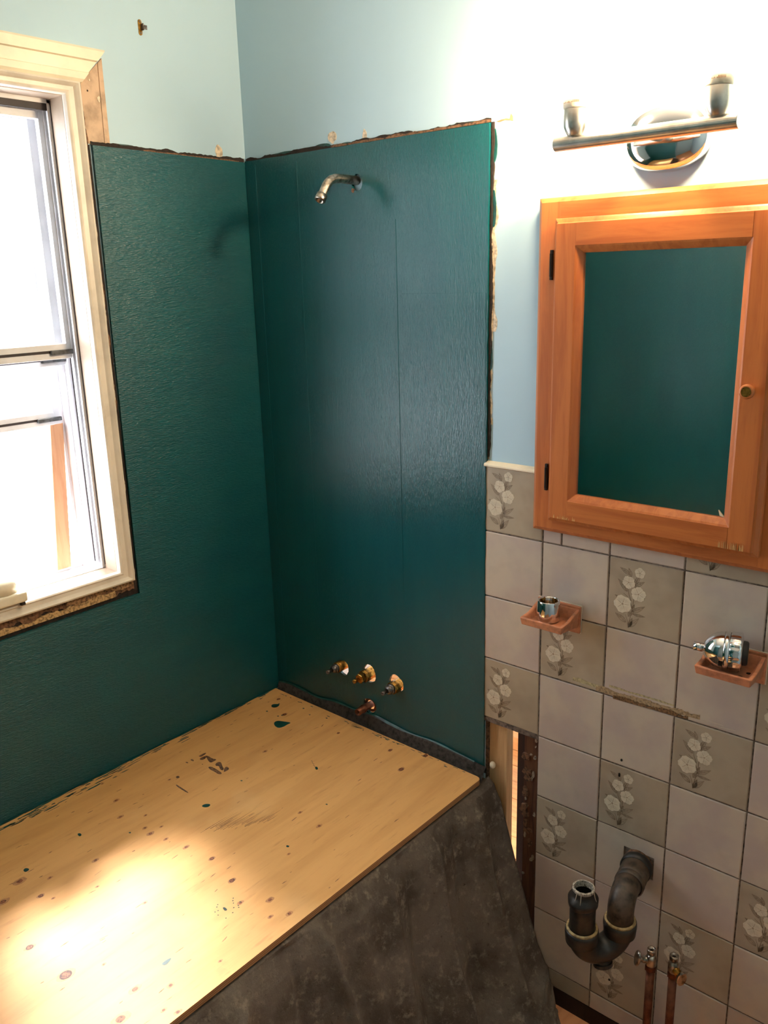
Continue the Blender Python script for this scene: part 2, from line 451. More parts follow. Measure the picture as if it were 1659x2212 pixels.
def flower_mesh():
    """the printed flower spray, as flat as print; coordinates inside one tile"""
    bm = bmesh.new(); U = S
    def poly(pts, y, mi):
        f = bm.faces.new([bm.verts.new((p[0]*U, y, p[1]*U)) for p in pts]); f.material_index = mi
    def stroke(pts, w, mi, y=-0.00035):
        n = len(pts); Lp = []; Rp = []
        for i, p in enumerate(pts):
            q0 = pts[max(0, i-1)]; q1 = pts[min(n-1, i+1)]
            dx, dy = q1[0]-q0[0], q1[1]-q0[1]; l = math.hypot(dx, dy) or 1
            ww = w*(1-0.5*i/(n-1))
            Lp.append((p[0]-dy/l*ww, p[1]+dx/l*ww)); Rp.append((p[0]+dy/l*ww, p[1]-dx/l*ww))
        for i in range(n-1): poly([Lp[i], Lp[i+1], Rp[i+1], Rp[i]], y, mi)
    def leaf(x, z, a, L, wd):
        a = math.radians(a); n = 8; top = []; bot = []; mid = []
        for i in range(n+1):
            t = i/n; hw = wd*math.sin(PI*t**0.8)*(1-0.2*t); bend = 0.12*L*t*t
            px = L*t; py = bend
            for lst, s_ in ((top, 1), (bot, -1), (mid, 0)):
                qx, qy = px, py+s_*hw
                lst.append((x+qx*math.cos(a)-qy*math.sin(a), z+qx*math.sin(a)+qy*math.cos(a)))
        poly(top+bot[-2:0:-1], -0.00015, 2)
        stroke(top, 0.0032, 3); stroke(bot, 0.0032, 3); stroke(mid, 0.0026, 3)
        for t in (2, 4, 6):
            stroke([mid[t], top[min(n, t+1)]], 0.0018, 3); stroke([mid[t], bot[min(n, t+1)]], 0.0018, 3)
    def flower(x, z, r, a0):
        pts = []
        for k in range(60):
            a = 2*PI*k/60
            q = r*(0.80+0.2*abs(math.cos(2.5*(a-a0)))**0.55)*(1+0.03*math.sin(15*a))
            pts.append((x+q*math.cos(a), z+q*math.sin(a)))
        poly(pts, -0.0005, 0)
        for k in range(5):
            a = a0+2*PI*k/5+PI/5
            stroke([(x+0.2*r*math.cos(a), z+0.2*r*math.sin(a)), (x+0.72*r*math.cos(a), z+0.72*r*math.sin(a))], 0.003, 1, -0.0006)
        poly([(x+0.13*r*math.cos(2*PI*k/8), z+0.13*r*math.sin(2*PI*k/8)) for k in range(8)], -0.0006, 1)
    for a in ((.30, .22, 60, .20, .035), (.35, .30, 25, .20, .032), (.36, .27, -8, .17, .02), (.31, .08, 40, .20, .035), (.31, .07, 65, .15, .028),
              (.27, .13, 140, .18, .035), (.24, .42, 150, .15, .028), (.27, .56, 125, .2, .034), (.29, .80, 145, .15, .028), (.36, .68, 55, .16, .03),
              (.37, .66, 25, .15, .028), (.31, .77, 100, .12, .025)): leaf(*a)
    for st in ([(.31, .06), (.29, .16), (.26, .24)], [(.31, .10), (.33, .22), (.355, .33), (.36, .46), (.38, .52)], [(.35, .34), (.32, .42), (.28, .49), (.22, .53)],
               [(.33, .44), (.29, .54), (.28, .62)], [(.37, .5), (.37, .62), (.40, .74), (.42, .80)]): stroke(st, 0.0045, 3)
    flower(.43, .845, .072, .3); flower(.285, .69, .088, .9); flower(.425, .555, .102, .2); flower(.215, .375, .125, .7)
    me = bpy.data.meshes.new('flower_print'); bm.to_mesh(me); bm.free()
    for m in (m_petal, m_petline, m_leaf, m_leafline): me.materials.append(m)
    return me
full_a = tile_mesh(S-2*G, S-2*G, m_tile); full_f = tile_mesh(S-2*G, S-2*G, m_tile_f); fl_me = flower_mesh()
rt = random.Random(5)
def put_tile(me, x, z, flower=False, jit=True):
    o = bpy.data.objects.new('tile', me); link(o, wall_back)
    o.location = (x, rt.uniform(-0.0004, 0.0004) if jit else 0, z)
    if flower:
        f = bpy.data.objects.new('flower_print', fl_me); link(f, o); f.location = (-G, 0, -G)
    return o
for r in range(-1, 8):
    for c in range(0, 10):
        x = XC1+(c-1)*S; z = ZR0-(r+1)*S
        if c == 0 and r > 2: continue
        fl = (r+c) % 3 == 2
        x0 = x+G; x1 = min(x+S-G, XR); z0 = z+G; z1 = z+S-G
        if c == 0: x0 = TX+0.0005
        if x1-x0 < 0.02: continue
        if r == -1 and c >= 1:
            if c == 1:
                put_tile(tile_mesh(0.042, 0.05, m_tile), x0, z0); put_tile(tile_mesh(x1-x0-0.045, 0.05, m_tile), x0+0.045, z0)
            elif c == 3:
                o = put_tile(tile_mesh(x1-x0, 0.05, m_tile_f), x0, z0, False)
                f = bpy.data.objects.new('flower_print', fl_me); link(f, o); f.location = (-G, 0, -G)
            elif c <= 4: put_tile(tile_mesh(x1-x0, 0.05, m_tile), x0, z0)
            else: put_tile(full_f if fl else full_a, x0, z0, fl)
            continue
        if r == 7:
            cut = 0.049
            o = put_tile(tile_mesh(x1-x0, z1-cut, m_tile_f if fl else m_tile), x0, cut, False)
            continue
        if r == 4 and c == 2:
            put_tile(tile_mesh(x1-x0, z1-z0, m_tile, (1.102-x0, 1.171-x0, 0.470-z0, 0.526-z0)), x0, z0); continue
        if c == 0:
            h = z1-z0
            o = put_tile(tile_mesh(x1-x0, h, m_tile_f if fl else m_tile), x0, z0, False)
            if fl:
                f = bpy.data.objects.new('flower_print', fl_me); link(f, o); f.location = (TX-0.727-0.012, 0, -G); f.scale = (1, 1, 1)
        elif x1-x0 < S-2*G-0.001: put_tile(tile_mesh(x1-x0, z1-z0, m_tile_f if fl else m_tile), x0, z0)
        else: put_tile(full_f if fl else full_a, x0, z0, fl)
# plaster inside the square cut round the drain
boxo('plaster_patch', 1.103, 1.170, 0.0035, 0.0055, 0.471, 0.525, m_plaster, wall_back)
# white cap strip over the tiles
bm = bmesh.new(); prism(bm, [(0.007, 1.329), (-0.002, 1.329), (-0.005, 1.331), (-0.005, 1.334), (-0.002, 1.338), (0.007, 1.342)], 'x', TX, 0.872)
struct(finish('trim_1', bm, m_trim))
# stains and nail holes in the tiled wall
def tdecal(name, pts, mat, t=0.0007, off=0.0):
    bm = bmesh.new(); prism(bm, pts, 'y', 0.0005, -t-off); return finish(name, bm, mat, wall_back)
base, out = ragged(((1.02, 0.874), (1.243, 0.881)), 0.003, 0.014, random.Random(3), 0.004)
tdecal('adhesive_stain', base+out, m_adh)
base, out = ragged(((1.06, 0.868), (1.22, 0.874)), 0.002, 0.011, random.Random(8), 0.003)
tdecal('adhesive_stain', base+out, plain('brown_glue', (134, 96, 60), 0.8, mott=0.4, scale=240, bump=0.8), 0.0011)
base, out = ragged(((0.965, 0.881), (1.045, 0.880)), 0.003, 0.010, random.Random(4), 0.004)
tdecal('adhesive_stain', base+out, m_adh_l, 0.0005)
base, out = ragged(((1.05, 0.892), (1.19, 0.893)), 0.001, 0.005, random.Random(14), 0.004)
tdecal('adhesive_stain', base+out, m_adh_l, 0.0009)
for a in ((1.27, .884, .02, .0012, .0), (1.29, .879, .025, .001, .1), (1.30, 1.055, .007, .0022, .7)):
    tdecal('scratch_mark', blob_pts(a[0], a[1], a[2], a[3], 11, rot=a[4]), m_tile)
for (x, z, rx, rz) in ((1.086, 0.731, .0022, .003), (1.083, 0.694, .0022, .005), (1.085, 0.157, .0022, .003)):
    tdecal('nail_hole', blob_pts(x, z, rx, rz, 9), m_hole)
# dark wall plate in the slot below the tiles
struct(boxo('baseboard_back', 0.76, XR, 0.0005, 0.0065, 0.0, 0.047, m_darkwood))

# ------------------------------------------------------------------ opening beside the panel: studs and the next room
t = empty('pine_stud', (0.76, 0.03, 0.0))
boxo('board', TX+0.001, 0.7875, 0.0195, 0.046, -0.02, 0.72, m_pine, t, 0.001)
tag(t, 'pale new pine stud showing in the open slot right of the teal panel', 'stud'); 
boxo('backing_strip', TX-0.004, TX+0.0055, 0.012, 0.019, 0.0, 0.70, m_torn, t); under(t)
t = empty('wall_stud', (0.875, 0.03, 0.0))
boxo('board', 0.835, 0.905, 0.0195, 0.05, -0.02, 0.72, m_old, t, 0.0015)
rr = random.Random(2)
bm = bmesh.new()
for k in range(13):
    zz = rr.uniform(0.3, 0.69); xx = rr.uniform(0.838, 0.868)
    prism(bm, blob_pts(xx, zz, rr.uniform(.0012, .005), rr.uniform(.002, .008), k, n=9, jit=.35), 'y', 0.0196, 0.0196-rr.uniform(.0006, .004))
finish('plaster_crumbs', bm, plain('dusty_plaster', (176, 150, 126), .9, mott=.3, scale=200, bump=.6), t)['kind'] = 'stuff'
m_mortar = plain('brown_mortar', (128, 88, 62), 0.95, mott=0.4, scale=200, bump=1.0)
for k in range(9):
    bm = bmesh.new()
    zz = (0.64, 0.60, 0.585, 0.545, 0.50, 0.485, 0.46, 0.44, 0.41)[k]
    prism(bm, blob_pts(rr.uniform(.838, .858), zz, rr.uniform(.004, .011), rr.uniform(.006, .014), k+40, n=11, jit=.4), 'y', 0.0196, 0.0196-rr.uniform(.002, .007))
    finish('mortar_lump', bm, m_mortar, t)
under(t)
tag(t, 'old dark brown stud with plaster crumbs beside the tile edge', 'stud')
t = boxo('lath_board', 0.777, 0.85, 0.085, 0.10, -0.02, 0.76, m_darkwood, None, 0.001)
tag(t, 'dark brown board set back behind the old stud', 'board')
# next room: plank floor and a cross beam
fl = struct(boxo('floor_beyond', -0.6, 1.3, 0.03, 2.4, -0.06, -0.021, m_darkwood))
pk = bpy.data.meshes.new('plank'); bm = bmesh.new(); box(bm, -0.6, 1.3, 0, 0.086, -0.021, 0.0); bm.to_mesh(pk); bm.free(); pk.materials.append(m_plank)
for k in range(26):
    o = bpy.data.objects.new('plank', pk); link(o, fl); o.location = (0, 0.05+k*0.088, random.uniform(-0.001, 0.001))
struct(boxo('sky_block_ceiling', -0.6, 1.3, 0.03, 1.75, 2.0, 2.05, m_white_paint))  # unseen ceiling, added to keep sky light off the planks
struct(boxo('sky_block_wall', 1.3, 1.35, 0.03, 1.75, -0.02, 2.0, m_white_paint))  # side wall added to lower the sky light in the next room
struct(boxo('sky_block_wall', -0.65, -0.6, 0.03, 1.75, -0.02, 1.75, m_white_paint))  # unseen partial wall, added to cut more sky light from the left
t = boxo('floor_beam', -0.5, 0.6, 0.93, 1.0, 0.0005, 0.055, m_plank, None, 0.002)
tag(t, 'orange wooden beam lying across planks, glimpsed through the wall slot', 'beam')
struct(boxo('sky_block_wall', -0.6, 1.3, 1.7, 1.75, -0.02, 2.0, m_white_paint))  # end wall, also added to hold back the sky

# ------------------------------------------------------------------ teal panels
PZ = 2.027
def teal_blobs(parent, plane, specs):
    for sp in specs:
        bm = bmesh.new()
        flat = .55 if len(sp) == 5 else 1.0
        pts = blob_pts(sp[0], sp[1]-.004*(1 if flat < 1 else 0), sp[2], sp[3]*flat, sp[4], n=22, jit=sp[5] if len(sp) > 5 else .22)
        if plane == 'x': prism(bm, pts, 'x', WX-0.001, WX+0.0025)
        else: prism(bm, pts, 'y', WY+0.001, WY-0.0025)
        finish('paint_smear', bm, m_teal_flat, parent)
# back panel with holes for the plumbing
from mathutils.geometry import tessellate_polygon
def holed_sheet(bm, outer, holes, y0, y1):
    loops = [outer]+holes; flat = [p for l in loops for p in l]
    tris = tessellate_polygon([[Vector((p[0], p[1], 0)) for p in l] for l in loops])
    A = [bm.verts.new((p[0], y0, p[1])) for p in flat]; B = [bm.verts.new((p[0], y1, p[1])) for p in flat]
    for t_ in tris:
        bm.faces.new([A[i] for i in t_]); bm.faces.new([B[i] for i in t_[::-1]])
    k = 0
    for l in loops:
        n = len(l)
        for i in range(n): bm.faces.new((A[k+i], A[k+(i+1) % n], B[k+(i+1) % n], B[k+i]))
        k += n
V = [(0.266, 0.713), (0.363, 0.715), (0.462, 0.712)]
HOLES = [(V[0][0]+.006, V[0][1]-.005, .0205, 1), (V[1][0]+.005, V[1][1]+.004, .0235, 2), (V[2][0]-.001, V[2][1]+.006, .0235, 3), (0.366, 0.622, .0215, 4), (0.381, 1.945, .0165, 6)]
t = empty('shower_wall_panel', (0.38, 0.0, 0.56))
bm = bmesh.new()
r7 = random.Random(17)
edge = [(0.740-0.007*(i/60.0)+(r7.random()-.5)*0.0016, PZ-(PZ-0.565)*i/60.0) for i in range(61)]
outer = [(0.0, 0.565), (0.0, PZ+0.001)]+[(0.74*k/30, PZ+(r7.random()-.5)*0.0012) for k in range(1, 30)]+edge
holed_sheet(bm, outer, [blob_pts(x, z, r_, r_*1.05, sd, n=18, jit=.1) for (x, z, r_, sd) in HOLES], 0.0052, -0.002)
pb = finish('sheet', bm, m_teal_back, t)
boxo('corner_strip', 0.004, 0.040, -0.0032, -0.0021, 0.575, 2.015, m_teal_back, t)
boxo('joint_tape', 0.186, 0.188, -0.0028, -0.0019, 0.9, 2.01, m_teal_back, t)
boxo('joint_tape', 0.491, 0.4935, -0.003, -0.0019, 0.95, 1.86, m_teal_back, t)
boxo('raised_sheet', 0.508, 0.735, -0.0026, -0.0019, 0.60, 1.70, m_teal_back, t, 0.0003)
ragged_strip('torn_edge', (0.0, PZ), (0.742, PZ+0.001), 0.002, 0.010, 'y', WY+.001, WY-0.0035, m_dark, t, seed=31)
ragged_strip('torn_edge', (0.30, PZ+.001), (0.742, PZ+0.001), 0.001, 0.007, 'y', WY+.001, WY-0.0045, m_torn, t, seed=32)
ragged_strip('torn_edge', (0.7435, PZ+.001), (0.7375, 1.35), 0.001, 0.007, 'y', WY+.001, WY-0.004, m_dark, t, seed=33, side=1)
teal_blobs(t, 'y', [(0.135, PZ+.009, .055, .009, 1), (0.27, PZ+.010, .035, .012, 2), (0.345, PZ+.007, .03, .007, 6), (0.58, PZ+.006, .05, .008, 3), (0.68, PZ+.008, .04, .010, 4), (0.45, PZ+.005, .04, .006, 5),
                    (0.7475, 1.985, .008, .030, 7, .12), (0.7465, 1.865, .007, .034, 8, .12), (0.741, 1.565, .006, .032, 9, .15)])
pts = blob_pts(0.384, 1.935, .013, .016, 12, n=14, jit=.25)
under(t)
tag(t, 'glossy dark teal panel on the shower wall behind the bent shower arm', 'panel', 'teal alcove panels')

t = empty('window_side_panel', (0.0, -0.45, 0.56))
bm = bmesh.new()
prism(bm, [(-0.0005, 0.565), (-0.0005, PZ-0.002), (-0.43, PZ+0.002), (-0.435, 0.996), (-1.584, 0.985), (-1.584, 0.565)], 'x', WX+0.0008, 0.001)
finish('sheet', bm, m_teal_left, t)
ragged_strip('torn_edge', (-0.432, PZ+.002), (-0.002, PZ-.001), 0.002, 0.011, 'x', WX-.001, WX+0.0042, m_dark, t, seed=41)
ragged_strip('torn_edge', (-0.30, PZ), (-0.02, PZ-.002), 0.001, 0.005, 'x', WX-.001, WX+0.005, m_torn, t, seed=42)
teal_blobs(t, 'x', [(-0.36, PZ+.010, .05, .010, 11), (-0.27, PZ+.007, .03, .009, 12), (-0.12, PZ+.006, .04, .007, 13), (-0.02, PZ+.006, .018, .010, 14)])
under(t)
tag(t, 'glossy dark teal panel wrapping beside and below the window', 'panel', 'teal alcove panels')
t = boxo('alcove_end_panel', WX+0.001, 0.86, -1.5845, -1.574, 0.565, 2.05, m_teal_back)
tag(t, 'dark teal panel closing the near end of the alcove, seen in the cabinet mirror', 'panel', 'teal alcove panels')

# ------------------------------------------------------------------ window
win = struct(empty('window_1', (0.0, -0.69, 1.03)))
def part(name, x0, x1, y0, y1, z0, z1, mat, p=win, bevel=0.001):
    return boxo(name, x0, x1, y0, y1, z0, z1, mat, p, bevel)
# head casing: stepped moulding with a mitred right end
def casing():
    prof = [(2.151, 0.0), (2.151, 0.010), (2.157, 0.0135), (2.170, 0.0145), (2.172, 0.011), (2.194, 0.0145), (2.196, 0.0195), (2.215, 0.0215), (2.2195, 0.018), (2.2195, 0.0)]
    bm = bmesh.new(); A = []; B = []
    for z, x in prof:
        yr = -0.441+(z-2.151)*0.85
        A.append(bm.verts.new((WX+x, yr, z))); B.append(bm.verts.new((WX+x, -1.02, z)))
    n = len(prof)
    for i in range(n): bm.faces.new((A[i], A[(i+1) % n], B[(i+1) % n], B[i]))
    bm.faces.new(A[::-1]); bm.faces.new(B)
    return finish('head_casing', bm, m_trim, win)
casing()
# bare board where the side casing was pulled off
bm = bmesh.new(); prism(bm, [(-0.384, 2.032), (-0.383, 2.207), (-0.439, 2.153), (-0.445, 2.032)], 'x', WX, WX+0.0015); finish('bare_board', bm, m_casing_gap, win)
bm = bmesh.new(); prism(bm, [(-0.384, 2.032), (-0.383, 2.207), (-0.394, 2.196), (-0.397, 2.032)], 'x', WX, WX+0.0035); finish('bare_board_edge', bm, m_casing_gap, win, bevel=.0008)
for p_, rx, rz, s_ in (((-0.40, 2.125), .004, .006, 1), ((-0.418, 2.160), .002, .002, 2), ((-0.425, 2.138), .0015, .002, 3)):
    bm = bmesh.new(); prism(bm, blob_pts(p_[0], p_[1], rx, rz, s_), 'x', WX, WX+0.0025); finish('paint_fleck', bm, m_plaster if s_ < 3 else m_dark, win)
boxo('crevice', WX+.0, WX+0.0005, -0.449, -0.440, 1.0, 2.152, m_dark, win)
boxo('crevice', WX+.0, WX+0.0008, -0.449, -0.4335, 0.998, 2.03, m_dark, win)
ragged_strip('rough_edge', (-0.449, 1.04), (-0.449, 2.15), 0.002, 0.0075, 'x', WX, WX+0.006, m_plaster, win, side=-1, seed=51)
ragged_strip('rough_edge', (-0.4475, 1.45), (-0.4465, 2.1), 0.0, 0.0095, 'x', WX, WX+0.004, m_torn, win, side=-1, seed=52)
ragged_strip('rough_edge', (-0.449, 1.05), (-0.449, 2.1), 0.0, 0.006, 'x', WX, WX+0.0065, m_teal_flat, win, side=-1, seed=57)
# strip of broken plaster between the panel and the sill
boxo('crevice', WX, WX+0.0006, -1.02, -0.434, 0.985, 1.032, m_dark, win)
ragged_strip('broken_plaster', (-1.02, 1.034), (-0.447, 1.040), 0.006, 0.034, 'x', WX, WX+0.0035, m_torn, win, side=-1, seed=53, step=0.005)
ragged_strip('broken_plaster', (-1.0, 1.001), (-0.50, 1.006), 0.004, 0.019, 'x', WX, WX+0.005, plain('tan_plaster', (196, 160, 112), .95, mott=.35, scale=160, bump=1.0), win, side=1, seed=54, step=0.005)
ragged_strip('broken_plaster', (-0.63, 1.035), (-0.45, 1.040), 0.008, 0.02, 'x', WX, WX+0.007, plain('dark_tan_plaster', (160, 122, 84), .95, mott=.4, scale=160, bump=1.0), win, side=-1, seed=55, step=0.004)
# stepped moulding round the opening (head, sides, sill)
def surround():
    prof = [(0.0, 0.0), (0.0, 0.016), (0.005, 0.018), (0.010, 0.014), (0.014, 0.010), (0.024, 0.009), (0.030, 0.013), (0.034, 0.011), (0.0365, 0.004), (0.0365, -0.001)]
    y0, y1, z0, z1 = -0.945, -0.449, 1.037, 2.150
    bm = bmesh.new(); loops = []
    for ins, x in prof:
        loops.append([bm.verts.new((WX+x, y0+ins, z0+ins*0.8)), bm.verts.new((WX+x, y1-ins, z0+ins*0.8)), bm.verts.new((WX+x, y1-ins, z1-ins*0.75)), bm.verts.new((WX+x, y0+ins, z1-ins*0.75))])
    for a, b in zip(loops, loops[1:]):
        for k in range(4): bm.faces.new((a[k], a[(k+1) % 4], b[(k+1) % 4], b[k]))
    finish('moulding', bm, m_stop, win)
surround()
JY = -0.486      # face of the right jamb
part('jamb', -0.058, WX, JY, -0.449, 1.05, 2.125, m_jamb)
part('jamb', -0.058, WX, -0.945, -0.908, 1.05, 2.125, m_jamb)
part('head_jamb', -0.058, WX, -0.945, -0.449, 2.121, 2.154, m_jamb)
part('sill_board', -0.058, WX, -0.945, -0.449, 1.031, 1.066, m_jamb)
# aluminium tracks on both sides
for (ya, yb, sg) in ((JY, -0.449, 1), (-0.945, -0.908, -1)):
    e = 0.0045*(-1 if sg > 0 else 1)
    y_in = JY if sg > 0 else -0.908
    part('track', -0.2, -0.058, ya, yb, 1.03, 2.154, m_vinyl)
    for xx in (-0.064, -0.081, -0.108, -0.138, -0.172):
        part('track_rib', xx, xx+0.006, min(y_in, y_in+e*1.6), max(y_in, y_in+e*1.6), 1.062, 2.12, m_vinyl, bevel=.0004)
    for (xa, xb) in ((-0.075, -0.066), (-0.0565, -0.0545), (-0.1015, -0.0985)):
        part('track_groove', xa, xb, min(y_in, y_in+e*.25), max(y_in, y_in+e*.25), 1.075, 2.118, m_groove, bevel=0)
part('head_track', -0.2, -0.058, -0.945, -0.449, 2.112, 2.154, m_vinyl)
part('head_gap', -0.064, -0.0585, -0.905, -0.49, 2.098, 2.113, m_groove)
part('sill_track', -0.2, -0.058, -0.945, -0.449, 1.03, 1.050, m_vinyl)
part('sill_rib', -0.066, -0.058, -0.908, -0.486, 1.05, 1.068, m_vinyl)
part('sill_rib', -0.118, -0.112, -0.908, -0.486, 1.05, 1.060, m_vinyl)
part('sill_rib', -0.170, -0.164, -0.908, -0.486, 1.05, 1.057, m_vinyl)
def sash(name, x0, x1, zb, zt, yl, yr, st, rb, rt_, latch=True):
    o = boxo(name, x0, x1, yr-st, yr, zb, zt, m_vinyl, win, 0.001)          # right stile carries the pieces of the sash
    boxo('stile', x0, x1, yl, yl+st, zb, zt, m_vinyl, o, 0.001)
    boxo('top_rail', x0, x1, yl+st, yr-st, zt-rt_, zt, m_vinyl, o, 0.001)
    boxo('bottom_rail', x0, x1+0.004, yl+st, yr-st, zb, zb+rb, m_vinyl, o, 0.0015)
    boxo('rail_groove', x1+0.0035, x1+0.0045, yl+st, yr-st, zb+rb*.42, zb+rb*.60, m_groove, o)
    bm = bmesh.new(); bm.faces.new([bm.verts.new(p) for p in (((x0+x1)/2, yl+st, zb+rb), ((x0+x1)/2, yr-st, zb+rb), ((x0+x1)/2, yr-st, zt-rt_), ((x0+x1)/2, yl+st, zt-rt_))]); finish('pane', bm, m_glass, o)
    if latch: boxo('latch', x1+0.004, x1+0.012, yr-st-0.044, yr-0.004, zb+rb*.30, zb+rb*.62, m_latch, o, .0015)
    return o
sash('inner_sash', -0.096, -0.080, 1.576, 2.112, -0.905, -0.490, 0.014, 0.034, 0.028)
sash('middle_sash', -0.134, -0.118, 1.558, 2.112, -0.905, -0.490, 0.020, 0.030, 0.026)
sash('outer_sash', -0.168, -0.152, 1.418, 1.96, -0.905, -0.500, 0.020, 0.030, 0.026)
# frame parts are authored in world space
under(win)
bm = bmesh.new()
A = [(-0.176, -0.527), (-0.176, -0.494), (-0.158, -0.494), (-0.158, -0.527)]
B = [(-0.176, -0.557), (-0.176, -0.520), (-0.158, -0.520), (-0.158, -0.557)]
T_ = [bm.verts.new((p[0], p[1], 1.4175)) for p in A]; L_ = [bm.verts.new((p[0], p[1], 1.0575)) for p in B]
bm.faces.new(T_); bm.faces.new(L_[::-1])
for k in range(4): bm.faces.new((L_[k], L_[(k+1) % 4], T_[(k+1) % 4], T_[k]))
tag(finish('prop_stick', bm, m_stick, bevel=.001), 'tan wooden stick propping up the raised outer window sash', 'stick')
# cream plastic block at the left end of the sill
t = empty('plastic_block', (-0.01, -0.79, 1.066))
bm = bmesh.new(); box(bm, -0.052, 0.018, -0.80, -0.722, 1.070, 1.094)
finish('body', bm, m_cream, t, bevel=.005, seg=3)
bm = bmesh.new(); lathe(bm, [(0, .035), (.02, .034), (.032, .028), (.036, .012)], (-0.02, -0.765, 1.093), (0, 0, 1), 24, cap0=True, cap1=True)
finish('knob', bm, m_cream, t, smooth=True)
bm = bmesh.new(); box(bm, 0.006, 0.015, -0.738, -0.728, 1.0625, 1.071); finish('foot', bm, m_rubber, t, bevel=.001)
boxo('foot', -0.048, -0.038, -0.79, -0.78, 1.0665, 1.071, m_rubber, t)
under(t); tag(t, 'cream plastic block with a round top on the window sill at left edge', 'block')

# small hook on the left wall
t = empty('wall_hook', (WX, -0.27, 2.285))
bm = bmesh.new(); prism(bm, [(-0.2755+.0045*math.cos(a), 2.297+.0045*math.sin(a)) for a in [PI*k/8 for k in range(9)]]+[(-0.2755+.0045*math.cos(a), 2.274+.0045*math.sin(a)) for a in [PI+PI*k/8 for k in range(9)]], 'x', WX, WX+0.0015)
finish('plate', bm, m_brass, t)
for zz in (2.297, 2.274):
    bm = bmesh.new(); lathe(bm, [(0, .0024), (.0012, .002)], (WX+.0015, -0.2755, zz), (1, 0, 0), 10, cap1=True); finish('screw', bm, m_steel, t)
bm = bmesh.new(); box(bm, WX+.0015, WX+.010, -0.2735, -0.2715, 2.279, 2.293); box(bm, WX+.008, WX+.010, -0.2720, -0.263, 2.281, 2.290)
finish('catch', bm, m_steel, t, bevel=.0005); under(t)
tag(t, 'small brass bracket screwed to the pale wall above the window corner', 'bracket')

# ------------------------------------------------------------------ tub, blanket, plywood
ZP = 0.5688
t = empty('bathtub', (0.38, -0.78, 0.0))
bm = bmesh.new()
def rrect(x0, x1, y0, y1, r, z, n=5):
    out = []
    for cx, cy, a0 in ((x1-r, y1-r, 0), (x0+r, y1-r, PI/2), (x0+r, y0+r, PI), (x1-r, y0+r, 1.5*PI)):
        for k in range(n+1): out.append((cx+r*math.cos(a0+PI/2*k/n), cy+r*math.sin(a0+PI/2*k/n), z))
    return out
lo = [rrect(.006, .735, -1.57, -.003, .01, 0.0), rrect(.006, .735, -1.57, -.003, .01, .535), rrect(.012, .728, -1.565, -.008, .012, .542),
      rrect(.07, .66, -1.50, -.08, .09, .542), rrect(.085, .645, -1.48, -.10, .10, .52), rrect(.13, .60, -1.38, -.16, .12, .16), rrect(.2, .53, -1.3, -.25, .1, .14)]
R_ = [[bm.verts.new(p) for p in l] for l in lo]
for a, b in zip(R_, R_[1:]):
    for k in range(len(a)): bm.faces.new((a[k], a[(k+1) % len(a)], b[(k+1) % len(a)], b[k]))
bm.faces.new(R_[-1]); bm.faces.new(R_[0][::-1])
finish('shell', bm, m_tub, t, smooth=False); under(t)
tag(t, 'white bathtub hidden under the grey blanket and plywood cover', 'bathtub')

